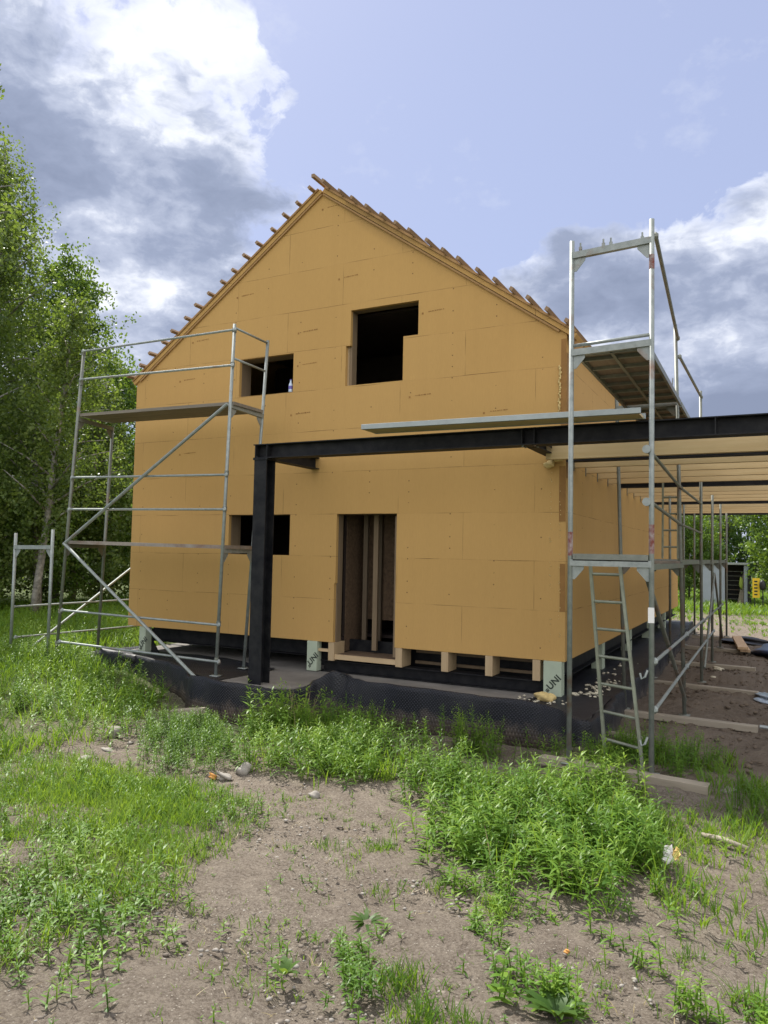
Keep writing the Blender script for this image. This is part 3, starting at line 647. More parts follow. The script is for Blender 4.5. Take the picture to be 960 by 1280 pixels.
# --- left side scaffold
ls=thing('low_scaffold','low single-storey scaffold along the left wall by the birches','scaffold',(-8.2,0,.1))
frame([((-8.65,-1.3,gzf(-8.65,-1.3)),(-8.65,-1.3,2.22)),((-7.77,-1.3,gzf(-7.8,-1.3)),(-7.77,-1.3,2.28))],ls,'galv',[(1.99,2.0,'u')])
frame([((-8.65,1.77,gzf(-8.65,1.77)),(-8.65,1.77,2.25)),((-7.95,1.77,gzf(-7.95,1.77)),(-7.95,1.77,2.25))],ls,'galv',[(1.99,2.0,'u')])
rail((-8.68,-1.27,1.02),(-8.68,1.77,1.02),'galv',ls); rail((-8.68,-1.2,.52),(-8.68,1.77,.50),'galv',ls)
MB().tube((-8.70,-1.25,.1),(-8.70,1.75,1.93),.022,8).build('brace','galv',ls)

# ------------------------------------------------------------------ small things
def lump_thing(name,label,cat,c,r,seed,mat,rough=.3,group=None,sub=3):
    z=gzf(c[0],c[1]); return tag(MB().lump((c[0],c[1],z+r[2]*.35),r,seed,sub,1,rough).build(name,mat,None,True),label,cat,group)
lump_thing('stone','large pale rounded stone at the edge of the lush grass','stone',(-4.06,-3.4),(.10,.07,.065),5,'stone')
lump_thing('stone','largest jagged grey stone beside the orange brick piece','stone',(-1.98,-3.80),(.07,.055,.055),6,'stone',.5)
lump_thing('stone','flat pale stone just right of the orange brick piece','stone',(-2.02,-4.02),(.075,.05,.04),7,'stone',.4)
lump_thing('stone','lone grey pebble-shaped stone on the bare soil','stone',(-1.06,-4.06),(.05,.04,.04),8,'stone')
lump_thing('stone','small pale stone in the soil patch by the grass','stone',(-3.55,-3.95),(.07,.05,.035),9,'stone',.4)
lump_thing('stone','dull stone half sunk among the left grass','stone',(-3.4,-4.35),(.06,.05,.04),10,'stone',.4)
lump_thing('stone','flat light stone at the shaded right edge of the soil','stone',(1.93,-2.1),(.06,.04,.025),12,'stone',.4)
lump_thing('brick_fragment','orange brick fragment lying by the grey stones','brick',(-2.13,-4.05),(.042,.03,.026),13,'orange',.6)
lump_thing('brick_fragment','tiny orange chip on the bare soil in front','brick',(1.38,-5.62),(.014,.012,.009),14,'orange',.5)
# paper scrap
pz=gzf(1.6,-3.95); t=thing('paper_scrap','crumpled white and yellow paper scrap caught in the grass','litter',(1.6,-3.95,pz))
def crumple(c,w,h,seed,mat,name,az):
    rr=random.Random(seed); V=[];n=5
    for i in range(n):
        for j in range(n):
            u=(i/(n-1)-.5)*w; v=j/(n-1)*h
            V.append((c[0]+u*math.cos(az)+rr.uniform(-.012,.012),c[1]+u*math.sin(az)+rr.uniform(-.02,.02)+.25*v,c[2]+v+rr.uniform(-.01,.01)))
    o=MB().add(V,[(i*n+j,i*n+j+1,(i+1)*n+j+1,(i+1)*n+j) for i in range(n-1) for j in range(n-1)]).build(name,mat,t); sd=o.modifiers.new('t','SOLIDIFY'); sd.thickness=.002
crumple((1.67,-4.13,pz+.06),.065,.10,1,'paper','sheet',.4); crumple((1.72,-4.15,pz+.10),.04,.06,2,'paperyel','yellow_flap',-.2)
z=gzf(1.97,-3.5); tag(MB().path([(1.82,-3.46,z+.05),(1.95,-3.5,z+.055),(2.12,-3.58,z+.05)],[.016,.022,.015],7).build('wood_stick','sleeper',None,True),'split weathered stick lying in the right grass','stick')
z=gzf(-4.1,-2.1); tag(MB().beam((-4.42,-2.12,z+.05),(-3.98,-2.02,z+.10),.11,.08).build('wood_offcut','sleeper',None,bevel=.012),'weathered timber offcut lying by the membrane flap','offcut')
t=thing('lumber_stack','two short pale boards stacked on the far sleepers','lumber',(1.78,8.9,.1))
MB().beam((1.56,10.4,.18),(1.76,8.15,.16),.20,.055).build('board','freshwood',t,bevel=.004); MB().beam((1.6,10.3,.122),(1.80,8.2,.102),.20,.05).build('board','freshwood',t,bevel=.004)
def tarp(name,label,c,r,seed,mat):
    z=gzf(c[0],c[1]); o=MB().lump((c[0],c[1],z+r[2]*.3),r,seed,4,1,.45).build(name,mat,None,True); tag(o,label,'tarp'); return o
tarp('tarpaulin','crumpled dark blue tarpaulin heaped beyond the sleepers',(2.5,8.6),(.5,.9,.2),21,'tarp')
tarp('black_foil','slack black foil lying behind the lumber stack',(1.75,10.9),(.5,.5,.09),22,'black')
tarp('plastic_film','pale blue plastic film beside the third sleeper end',(2.42,3.1),(.35,.5,.05),23,'foil')
lump_thing('stone','white chip between the third and fourth sleepers','stone',(1.40,4.5),(.07,.05,.03),31,'crumb',.5)
lump_thing('stone','pale chip lying on the fourth sleeper side','stone',(1.42,5.6),(.09,.05,.04),32,'crumb',.5)
tag(MB().tube((2.15,.60,.06),(2.6,.55,.05),.022,8).build('steel_bar','alu'),'bright steel bar poking out past the second sleeper','bar')
# bottle on the upper sill
b=thing('plastic_bottle','small clear bottle standing in the small upper window','bottle',(-4.24,.15,4.49))
MB().path([(-4.24,.03,4.443),(-4.24,.03,4.455),(-4.24,.03,4.56),(-4.24,.03,4.60),(-4.24,.03,4.63)],[.03,.033,.033,.015,.013],12).build('body','bottle',b,True)
MB().tube((-4.24,.03,4.49),(-4.24,.03,4.54),.0345,12).build('label_band','label',b); MB().tube((-4.24,.03,4.631),(-4.24,.03,4.645),.016,10).build('cap','label',b)
# garden shed far right
sh=thing('garden_shed','grey open-fronted shed with dark shelves far behind the scaffold','shed',(.45,27.5,0))
MB().box(-.42,.52,26.8,26.84,.02,1.78).build('front_panel','shedgrey',sh); MB().box(-.42,-.38,26.84,28.9,.02,1.78).build('side_panel','shedgrey',sh)
MB().box(1.28,1.40,26.8,28.9,.02,1.78).build('side_panel','shedgrey',sh); MB().box(-.38,1.28,28.86,28.9,.02,1.78).build('rear_panel','black',sh)
MB().box(-.50,1.46,26.7,29.0,1.80,1.88).build('roof','alu',sh)
MB().box(1.42,1.56,26.85,27.0,.0,1.6).build('corner_post','black',sh)
mb=MB()
for k in range(7): mb.box(.53,1.27,26.9,26.915,.30+.2*k,.312+.2*k)
each(mb,'wire_shelf','galv_dull',sh)
MB().add([(1.0,27.0,.05),(1.26,27.0,.05),(1.26,27.0,1.5),(1.0,27.4,.05),(1.26,27.4,.05),(1.26,27.4,1.5)],[(0,1,2),(5,4,3),(0,3,4,1),(1,4,5,2),(2,5,3,0)]).build('leaning_panel','sleeper',sh)
tag(MB().lump((1.16,26.75,.98),(.08,.05,.26),41,2).build('work_vest','vest' if 'vest' in M else mat_plain('hi_vis',(.30,.38,.06),.8),None,True),'yellow-green safety vest hanging at the shed opening','vest')
sg=thing('yellow_sign','upright yellow sign with black marks on a post right of the shed','sign',(1.82,24,0))
MB().box(1.66,1.92,24,24.03,.52,1.30).build('panel','yellow',sg); MB().box(1.72,1.75,24.04,24.08,-.05,1.2).build('post','black',sg)
mb=MB()
for k in range(5): mb.box(1.72,1.84,23.995,23.998,.62+.13*k,.68+.13*k)
each(mb,'marking','ink',sg)
pd=thing('post_lamp','slim black post with an oval dark head beside the yellow sign','post',(2.02,23.9,0))
MB().tube((2.03,23.9,-.05),(2.03,23.9,.9),.022,8).build('post','black',pd); MB().lump((2.02,23.9,1.02),(.12,.06,.22),44,2,1,.05).build('head','black',pd,True)

# ------------------------------------------------------------------ trees
def leaf_quads(c,size,tone,droop=.3):
    n=len(c); a=rng.normal(size=(n,3)); a[:,2]-=droop; a/=np.linalg.norm(a,axis=1)[:,None]
    b=rng.normal(size=(n,3)); b-=a*np.sum(a*b,1)[:,None]; b/=np.linalg.norm(b,axis=1)[:,None]
    s=(size*rng.uniform(.7,1.3,n))[:,None]
    v=np.stack([c-a*s*.6,c+b*s*.42,c+a*s*.6,c-b*s*.42],1).reshape(-1,3)
    return v,np.arange(4*n).reshape(n,4),np.repeat(tone,4)
def tree(name,label,base,h,crown_r,kind='birch',seed=0,group=None,low=.12,leaf=None,bark=None,n_limb=34,twigs=20,per=26,size=.075,top_r=.25,lean=(0,0),trunk_r=None):
    r=np.random.default_rng(seed); x,y=base; z0=gzf(x,y)-.1
    t=thing(name,label,'tree',(x,y,z0),group)
    tr=trunk_r or h*.011
    pts=[];rad=[]
    for i in range(9):
        f=i/8; pts.append((lean[0]*f+r.normal(0,.05)*h*.06*f,lean[1]*f+r.normal(0,.05)*h*.06*f,h*.97*f)); rad.append(tr*(1-f)**.8*1.0+.012)
    mb=MB().path(pts,rad,9)
    P=np.array(pts); C=[]; T=[]
    for i in range(n_limb):
        f=low+(1-low)*((i+.5)/n_limb)**.9; k=f*8; a=int(min(k,7)); p0=P[a]+(P[a+1]-P[a])*(k-a)
        az=i*2.4+r.uniform(-.5,.5)
        prof={'birch':(math.sin(math.pi*min(1,(f*.86+.14)))**.7)*(1-.35*f),'round':math.sin(math.pi*(.12+.84*(f-low)/(1-low)))**.6,'bush':math.sin(math.pi*(.25+.68*f))**.5}[kind]
        ln=max(.25,crown_r*prof*r.uniform(.75,1.2)); up=.75 if kind!='bush' else .6
        d=np.array([math.cos(az),math.sin(az),up*r.uniform(.4,1.2)]); tip=p0+d*ln
        midp=p0+d*ln*.5+np.array([0,0,.06*ln])
        mb.path([tuple(p0),tuple(midp),tuple(tip)],[max(.010,rad[a]*.45),max(.008,rad[a]*.28),.006],5)
        nt_=max(4,int(twigs*(.5+ln/crown_r*.7)))
        for _ in range(nt_):
            u=r.uniform(.2,1.05); s=p0+(tip-p0)*u+r.normal(0,.10*crown_r,3)
            tw=r.normal(0,1,3); tw/=np.linalg.norm(tw); L_=r.uniform(.3,.9)*crown_r*.42
            if kind=='birch': dirs=np.array([tw[0]*.35,tw[1]*.35,-.55-abs(tw[2])*.9]); L_*=1.7
            else: dirs=tw+np.array([0,0,.25])
            q=r.uniform(0,1,per)[:,None]
            c=s+dirs*L_*q+np.array([tw[0],tw[1],0])*.25*L_*np.sqrt(q)+r.normal(0,(.045+.012*crown_r) if kind=='birch' else (.06+.02*crown_r),(per,3))
            C.append(c); T.append(np.clip(r.normal(.52,.2)+r.normal(0,.15,per),0,1))
    # spray at the very top
    C=np.concatenate(C); T=np.concatenate(T); keep=C[:,2]>.15; C=C[keep];T=T[keep]
    v,f,tn=leaf_quads(C,size,T,.5 if kind=='birch' else 0.)
    mb.build('trunk',bark or ('bark' if kind=='birch' else 'barkdark'),t,True); t.children[0].matrix_parent_inverse=Matrix()
    link('crown',np_mesh('crown',v,[f],leaf or ('leaf_birch' if kind=='birch' else 'leaf_dark'),tn),t)
    return t
def tree_copy(src,label,base,s,rz,group=None):
    o=src.copy(); COL.objects.link(o); o.location=(base[0],base[1],gzf(*base)-.1); o.scale=(s,s,s); o.rotation_euler=(0,0,rz); o['label']=label
    if group: o['group']=group
    for ch in src.children:
        c=ch.copy(); COL.objects.link(c); c.parent=o; c.matrix_parent_inverse=ch.matrix_parent_inverse.copy()
    return o
tA=tree('birch_tree','tallest drooping birch at the left edge with thin top',(-18.3,4.85),14.4,2.3,'birch',1,n_limb=54,twigs=30,per=26,size=.08,low=.06)
tB=tree('birch_tree','birch with bare white trunk showing behind the left scaffold',(-14.5,3.6),8.7,1.7,'birch',2,n_limb=36,twigs=18,per=24,size=.075,low=.26,lean=(.5,.5),trunk_r=.095)
tC=tree('broadleaf_tree','dark rounded leafy tree right of the tall birch',(-19.9,8.6),12.0,1.95,'round',3,n_limb=40,twigs=24,per=26,size=.10,low=.15)
tD=tree('broadleaf_tree','smaller dark tree close to the left house corner',(-18.9,10.2),8.6,1.8,'round',4,n_limb=34,twigs=22,per=26,size=.095,low=.1)
tree_copy(tD,'farther leafy tree half hidden behind the house corner',(-20.6,14.2),1.08,2.1)
tree_copy(tA,'near birch at the far left whose tips enter the top corner',(-16.5,1.3),1.2,1.0)
tree_copy(tA,'drooping birch standing behind the tallest birch',(-22.6,7.6),1.0,3.4)
tS=tree('young_birch','young birch with two pale stems low beside the scaffold',(-16.6,6.5),7.2,1.5,'birch',7,n_limb=26,twigs=16,per=22,size=.075,low=.3,trunk_r=.10,lean=(.9,.3))
tree_copy(tS,'slender leaning young birch between the taller trees',(-15.6,4.6),1.05,2.6)
tree_copy(tC,'leafy tree outside the left edge of the picture beside the birches',(-19.5,.5),1.0,1.7)
for i,(b,h,r_,lab) in enumerate((((-16.2,3.2),3.2,1.6,'leafy bush under the tallest birch'),((-16.4,5.3),2.8,1.5,'bright bush at the foot of the white trunk'),((-15.9,7.0),2.6,1.4,'rounded bush between the scaffold and young birch'),((-16.6,9.6),3.2,1.7,'broad bush by the left house corner'))):
    if i==0: sb=tree('bush',lab,b,h,r_,'bush',20+i,leaf='leaf_birch',n_limb=22,twigs=18,per=26,size=.085,low=.05,trunk_r=.03); sb['category']='bush'
    elif i==1: s2=tree('bush',lab,b,h,r_,'bush',20+i,leaf='leaf_bright',n_limb=20,twigs=16,per=24,size=.08,low=.05,trunk_r=.03); s2['category']='bush'
    else: tree_copy(sb if i==2 else s2,lab,b,.9+.1*i,i*1.3)
rb=tree('bush','bright green leafy bush right of the grey shed','__',10) if False else tree('bush','bright green leafy bush overhanging the yellow sign',(3.3,26.0),4.8,1.75,'bush',31,leaf='leaf_bright',n_limb=30,twigs=22,per=30,size=.10,low=.08,trunk_r=.05); rb['category']='bush'
tree_copy(rb,'second bright bush farther right past the sign',(5.6,24.6),1.1,2.0)
tree_copy(rb,'bright bush seen between the far scaffold posts',(-1.2,29.8),.85,4.0)
pb=tree('slim_birch','slim pale birch stem rising behind the shed',(-.55,34.2),9.0,1.3,'birch',33,n_limb=20,twigs=8,per=16,size=.12,low=.45,trunk_r=.11)
# woods as masses
def woods(name,label,p0,p1,depth,n,h,r_,per,size,mat,seed):
    r=np.random.default_rng(seed); C=[];T=[]; mb=MB()
    p0=np.array(p0);p1=np.array(p1); d=(p1-p0); nn=np.array([-d[1],d[0]])/np.linalg.norm(d)
    for i in range(n):
        u=(i+r.uniform(.1,.9))/n; b=p0+d*u+nn*r.uniform(0,depth); hh=h*r.uniform(.78,1.08); cr=r_*r.uniform(.8,1.2)
        z0=gzf(*b); mb.tube((b[0],b[1],z0-.1),(b[0]+r.normal(0,.3),b[1],z0+hh*.85),.13,6,.04)
        q=r.uniform(0,1,(per,1)); clump=r.normal(0,1,(60,3)); clump/=np.linalg.norm(clump,axis=1)[:,None]; clump*=r.uniform(.35,1,(60,1))**.4
        k=r.integers(0,60,per); c=clump[k]*np.array([cr,cr,hh*.46])+r.normal(0,.30,(per,3))
        c[:,:2]*=(1-.35*np.clip(c[:,2:3]/(hh*.5),0,1)); c+=np.array([b[0],b[1],z0+hh*.5]); C.append(c); T.append(np.clip(r.normal(.45,.12)+r.normal(0,.17,per)+.1*r.normal(size=60)[k],0,1))
    C=np.concatenate(C);T=np.concatenate(T); v,f,tn=leaf_quads(C,size,T)
    o=link(name,np_mesh(name,v,[f],mat,tn)); tag(o,label,'woods',kind='stuff')
    t=mb.build(name+'_trunks','barkdark',o); t['kind']='stuff'
woods('left_woodland','dense green wood behind the birches on the left',(-52,2),(-20,26),9,26,10.5,2.3,3600,.17,'leaf_wood',51)
woods('rear_woodland','dark wood closing the view beyond the shed',(-22,44),(24,50),9,30,9.6,2.6,3600,.20,'leaf_wood',52)
woods('side_woodland','row of trees far to the right outside the view',(26,48),(40,4),8,14,10,2.6,2200,.24,'leaf_wood',53)

# ------------------------------------------------------------------ ground plants
def blades(base,dirv,Ln,Wd_,bend,tone,fold=.0):
    n=len(base); dirv=dirv/np.linalg.norm(dirv,axis=1)[:,None]
    ref=np.cross(dirv,bend); bad=np.linalg.norm(ref,axis=1)<1e-4; ref[bad]=np.cross(dirv[bad],rng.normal(size=(bad.sum(),3)))
    side=ref/np.linalg.norm(ref,axis=1)[:,None]
    def pt(t): return base+dirv*(Ln*t)[:,None]+bend*(Ln*t*t)[:,None]
    nb=np.cross(side,dirv); p0,p1,p2,p3=pt(np.zeros(n)),pt(np.full(n,.35)),pt(np.full(n,.7)),pt(np.ones(n))
    w1=(Wd_*.5)[:,None]; w2=(Wd_*.38)[:,None]
    v=np.stack([p0,p1+side*w1,p1-side*w1,p2+side*w2,p2-side*w2,p3],1).reshape(-1,3)
    o=(np.arange(n)*6)[:,None]
    tri=np.concatenate([o+np.array([[0,1,2]]),o+np.array([[3,5,4]])]); quad=o+np.array([[1,3,4,2]])
    return v,tri,quad,np.repeat(tone,6)
def patch(p): return .10*np.sin(1.9*p[:,0]+2.7*p[:,1]+1)+.08*np.sin(4.3*p[:,0]-3.1*p[:,1])+.07*np.sin(9*p[:,0]+7*p[:,1])
class Veg:
    def __init__(s): s.v=[];s.t=[];s.q=[];s.n=[];s.o=0
    def add(s,r):
        v,t,q,tn=r; s.v.append(v);s.t.append(t+s.o);s.q.append(q+s.o);s.n.append(tn);s.o+=len(v)
    def build(s,name,mat,label,cat,kind='stuff'):
        o=link(name,np_mesh(name,np.concatenate(s.v),[np.concatenate(s.t),np.concatenate(s.q)],mat,np.concatenate(s.n),True)); return tag(o,label,cat,kind=kind)
LP=[(p[0],p[1]) for p in lip]
def in_poly(x,y,poly):
    c=np.zeros(len(x),bool); n=len(poly); j=n-1
    for i in range(n):
        xi,yi=poly[i];xj,yj=poly[j]
        c^=((yi>y)!=(yj>y))&(x<(xj-xi)*(y-yi)/(yj-yi+1e-12)+xi); j=i
    return c
SLABP=[(-7.72,13),( -7.72,.6)]+[(x-(.10 if x<-7 else 0)+(.1 if x>.45 else 0),y-.12) for x,y,z in lip[1:]]+[(.5,13.3)]
def scatter(poly,n,seed,clumpy=.0,cell=.5,feather=.11):
    r=np.random.default_rng(seed); P=np.array(poly); lo,hi=P.min(0)-.2,P.max(0)+.2; out=[];cnt=0
    ph=[(r.normal(0,1/cell*1.6),r.normal(0,1/cell*1.6),r.uniform(0,6)) for _ in range(7)]
    it=0
    while cnt<n and it<60:
        it+=1; x=r.uniform(lo[0],hi[0],n*2);y=r.uniform(lo[1],hi[1],n*2)
        k=in_poly(x+r.normal(0,feather,len(x)),y+r.normal(0,feather,len(x)),poly)&~in_poly(x,y,SLABP)
        f=sum(np.sin(a*x+b*y+p) for a,b,p in ph)/7
        k&=r.uniform(0,1,len(x))<1/(1+np.exp(-(f*clumpy*6-clumpy*.8))) if clumpy else True
        out.append(np.stack([x[k],y[k]],1)); cnt+=k.sum()
    p=np.concatenate(out)[:n]; return np.column_stack([p,gz(p[:,0],p[:,1])-.01])
def grass(veg,pts,h,w,seed,tone=.5,spread=.5,per=5,bendk=.5):
    r=np.random.default_rng(seed); b=np.repeat(pts,per,0); n=len(b); b=b+np.column_stack([r.normal(0,.018,n),r.normal(0,.018,n),np.zeros(n)])
    a=r.uniform(0,2*np.pi,n); sp=r.uniform(.1,1,n)*spread; d=np.column_stack([np.cos(a)*sp,np.sin(a)*sp,np.ones(n)])
    hh=np.repeat(r.uniform(.55,1.25,len(pts)),per)*h*r.uniform(.6,1.2,n)
    be=np.column_stack([np.cos(a)*bendk*r.uniform(.2,1,n),np.sin(a)*bendk*r.uniform(.2,1,n),-.35*bendk*r.uniform(.3,1.2,n)])
    tn=np.clip(np.repeat(r.normal(tone,.16,len(pts))+patch(pts),per)+r.normal(0,.12,n),0,1)
    veg.add(blades(b,d,hh,w*r.uniform(.7,1.3,n),be,tn))
def weeds(veg,pts,h,seed,nl=22,ll=.085,lw=.017,tone=.5,top=True):
    r=np.random.default_rng(seed); n=len(pts); hh=h*r.uniform(.35,1.3,n); a0=r.uniform(0,6.28,n)
    lean=np.column_stack([r.normal(0,.13,n),r.normal(0,.13,n),np.ones(n)]); lean/=np.linalg.norm(lean,axis=1)[:,None]
    pt=np.clip(r.normal(tone,.15,n)+patch(pts),0,1)
    veg.add(blades(pts,lean,hh,np.full(n,.007),r.normal(0,.04,(n,3)),np.clip(pt-.15,0,1)))
    veg.add(blades(pts,lean,hh,np.full(n,.007),np.cross(lean,r.normal(0,.04,(n,3))),np.clip(pt-.15,0,1)))
    for k in range(nl):
        f=.10+.90*((k+.5)/nl)**.85; az=a0+k*2.4+r.uniform(-.4,.4,n)
        env=math.sin(math.pi*min(1,.22+.70*f))**.7
        L_=ll*env*r.uniform(.7,1.25,n)*(hh/h)**.4; el=(.25+1.0*f**2)*r.uniform(.6,1.3,n)
        d=np.column_stack([np.cos(az),np.sin(az),el]); base=pts+lean*(hh*f)[:,None]
        be=np.column_stack([np.cos(az)*.1,np.sin(az)*.1,-.55*r.uniform(.3,1.2,n)])
        tn=np.clip(pt+(.22 if f>.85 else 0)+r.normal(0,.10,n),0,1)
        veg.add(blades(base,d,L_,lw*r.uniform(.8,1.2,n)*env,be,tn))
lawn=Veg()
A=[(-9.3,-1.0),(-7.75,-.7),(-5.1,-1.42),(-4.65,-2.1),(-4.2,-3.0),(-3.7,-4.1),(-4.0,-4.6),(-4.2,-7.5),(-7,-7.5),(-9.3,-5)]
grass(lawn,scatter(A,3000,1,.8),.26,.010,1,.55,.55,6)
B=[(-9.3,-5),(-9.3,-1),(-7.75,-.6),(-7.8,9),(-16,12),(-18,6),(-15,-2)]
grass(lawn,scatter(B,8000,2,.3,1.2),.27,.017,2,.6,.55,6)
C_=[(-8.4,9),(-7.8,14),(-14,22),(-20,20),(-16,12)]
grass(lawn,scatter(C_,2500,3,.2,1.2),.34,.024,3,.5,.55,5)
lawn.build('lush_grass','grass','lush tall grass left of the house and slab','grass')
far=Veg(); D=[(-6,21),(1.0,20.5),(8,19.5),(9,40),(-9,42)]
grass(far,scatter(D,6500,4,.3,2.0),.30,.03,4,.5,.6,5)
E_=[(1.5,12.5),(7,11),(8,19.5),(-5,21),(-2,17)]; grass(far,scatter(E_,900,5,1.0,1.0),.14,.022,5,.5,.7,5)
F_=[(4.5,-6),(10,-7),(14,10),(8,12),(3.2,6),(2.9,-1)]; grass(far,scatter(F_,2500,6,.8,1.0),.22,.014,6,.45,.6,5)
far.build('far_grass','grass','grass around the shed and right-hand yard','grass')
W1=Veg()
weeds(W1,scatter(A,1300,11,.6),.34,11,20,.10,.019,.55)
weeds(W1,scatter(B,1000,12,.4,1.0),.40,12,16,.12,.024,.6)
W1.build('left_weeds','weed','leafy weeds growing through the left grass','weeds')
W2=Veg()
R5=[(-.12,-3.3),(.15,-3.0),(.6,-3.05),(1.1,-2.9),(1.45,-3.3),(1.5,-4.1),(1.45,-4.7),(1.25,-5.05),(.74,-5.0),(.30,-4.6),(.02,-3.9)]
weeds(W2,scatter(R5,380,13,.45),.31,13,24,.12,.0185,.5)
weeds(W2,scatter([(.65,-2.75),(1.25,-2.6),(1.2,-3.2),(.7,-3.2)],40,14),.40,14,24,.13,.019,.66)
R3=[(-3.15,-2.15),(-2.8,-1.8),(-2.45,-1.65),(-1.75,-2.05),(-.95,-2.65),(-.25,-3.05),(.14,-3.3),(.05,-3.75),(-.7,-3.45),(-1.35,-3.75),(-2.0,-3.8),(-2.5,-3.0)]
weeds(W2,scatter(R3,430,15,.55),.32,15,24,.105,.016,.53)
weeds(W2,scatter([(-3.05,-2.15),(-2.5,-1.8),(-2.2,-2.2),(-2.6,-2.6),(-3.1,-2.4)],50,16),.46,16,22,.14,.026,.62)
R2=[(-4.0,-3.0),(-3.43,-2.75),(-2.6,-3.1),(-2.2,-4.0),(-2.6,-4.2),(-3.3,-3.6)]
weeds(W2,scatter(R2,420,17,.4),.24,17,22,.07,.011,.42)
weeds(W2,scatter([(-.7,-3.0),(.3,-2.4),(1.3,-2.6),(1.9,-3.8),(1.9,-4.9),(1.3,-5.4),(.5,-5.2),(0,-4.4)],190,18,.8,.3),.14,18,14,.075,.015,.55)
weeds(W2,scatter(R5,45,19,.5),.26,19,14,.10,.036,.25)
weeds(W2,scatter(R3,45,20,.5),.24,20,14,.09,.032,.28)
grass(W2,scatter(R5,120,27,.6),.34,.008,27,.55,.3,5)
W2.build('tall_weeds','weed','tall leafy weeds in thick lit clumps in front of the slab','weeds')
W3=Veg()
for c,n,h in (((-.75,-1.55),34,.42),((-.45,-1.65),26,.36),((-1.35,-1.45),12,.28),((-1.85,-1.4),16,.34),((-2.25,-1.4),18,.36),((.10,-1.55),8,.26),((.40,-1.75),10,.26),((1.0,-1.35),48,.28),((1.45,-1.2),40,.32),((.85,-1.8),22,.24),((1.5,-1.75),22,.26)):
    r=np.random.default_rng(int(abs(c[0]*100)+n)); q=np.array(c)+r.normal(0,.16,(n,2)); q=q[~in_poly(q[:,0],q[:,1],SLABP)]
    weeds(W3,np.column_stack([q,gz(q[:,0],q[:,1])-.01]),h,n,22,.085,.015,.45)
W3.build('shaded_weeds','weed','dark weeds in the shade along the black membrane','weeds')
g3=Veg()
grass(g3,scatter(R3,260,21,.4),.26,.009,21,.66,.35,6)
grass(g3,scatter([(1.2,-2.4),(2.6,-2.9),(2.7,-5.2),(1.7,-4.7),(1.45,-3.4)],520,22,.7,.4),.13,.008,22,.6,.5,6)
grass(g3,scatter([(.65,-.9),(1.9,-.9),(2.0,-1.85),(.7,-1.75)],160,23,.6),.18,.008,23,.4,.5,6)
grass(g3,scatter([(1.9,-1.9),(2.7,-2.0),(2.8,-2.9),(2.1,-2.6)],160,24,.3),.24,.009,24,.35,.5,6)
g3.build('clump_grass','grass','bright grass mixed among the tall weeds','grass')
R7=[(-4.1,-4.7),(-3.3,-4.25),(-2.0,-4.35),(-1.30,-4.45),(-.95,-5.0),(-.85,-5.6),(-.65,-6.2),(-.35,-6.9),(-.5,-7.6),(-3.5,-7.6)]
g4=Veg()
grass(g4,scatter(R7,3300,31,.8,.4),.10,.0055,31,.6,.6,6)
grass(g4,scatter(R7,260,36,.9,.5),.20,.006,36,.66,.5,7)
grass(g4,scatter([(-3.6,-4.5),(-2.0,-4.4),(-1.4,-4.7),(-1.6,-5.6),(-3.3,-5.9)],1100,32,.6),.12,.007,32,.64,.5,5)
BARE=[(-1.6,-4.2),(-.3,-3.6),(.3,-4.8),(1.0,-5.3),(2.0,-5.0),(2.9,-5.2),(2.9,-7.6),(-.6,-7.6),(-.3,-6.6),(-.9,-5.4)]
grass(g4,scatter(BARE,700,33,1.1,.35),.055,.005,33,.5,.7,5)
for c,n,h in (((-.05,-4.85),40,.11),((.85,-6.35),40,.12),((1.02,-6.55),40,.12),((1.22,-6.55),26,.10),((.55,-5.2),14,.08),((1.9,-5.4),25,.10),((2.2,-5.7),40,.13),((.95,-5.35),26,.12),((-.35,-5.0),16,.08),((.28,-5.5),10,.07)):
    r=np.random.default_rng(int(abs(c[1]*100)+n)); q=np.array(c)+r.normal(0,.055,(n,2)); grass(g4,np.column_stack([q,gz(q[:,0],q[:,1])-.01]),h,.005,n,.3,.6,5)
g4.build('short_grass','grass','short sparse grass on the sandy soil in front','grass')
W4=Veg()
weeds(W4,scatter(R7,800,41,.8,.45),.12,41,14,.058,.011,.5)
weeds(W4,scatter(R7,70,44,.6,.5),.22,44,16,.08,.014,.55)
weeds(W4,scatter([(-1.2,-6.2),(-.55,-6.2),(-.1,-7.0),(-.35,-7.5),(-1.6,-7.5)],120,42,.4),.13,42,12,.06,.016,.42)
weeds(W4,scatter(BARE,330,43,.9,.4),.08,43,9,.042,.010,.45)
for c,n,h in (((.52,-6.2),9,.10),((.62,-6.35),7,.09),((.60,-6.02),5,.09),((.95,-5.55),12,.13),((1.0,-5.75),10,.12),((1.25,-6.05),9,.14),((1.95,-5.95),14,.15),((2.25,-5.9),22,.2),((1.75,-5.6),6,.15),((1.5,-4.95),10,.2),((.9,-5.15),14,.16),((.75,-6.5),14,.12),((2.1,-2.6),18,.28)):
    r=np.random.default_rng(int(abs(c[1]*77)+n)); q=np.array(c)+r.normal(0,.06,(n,2)); weeds(W4,np.column_stack([q,gz(q[:,0],q[:,1])-.01]),h,n,13,.055,.012,.45)
W4.build('small_weeds','weed','small leafy weeds dotted over the bare soil','weeds')
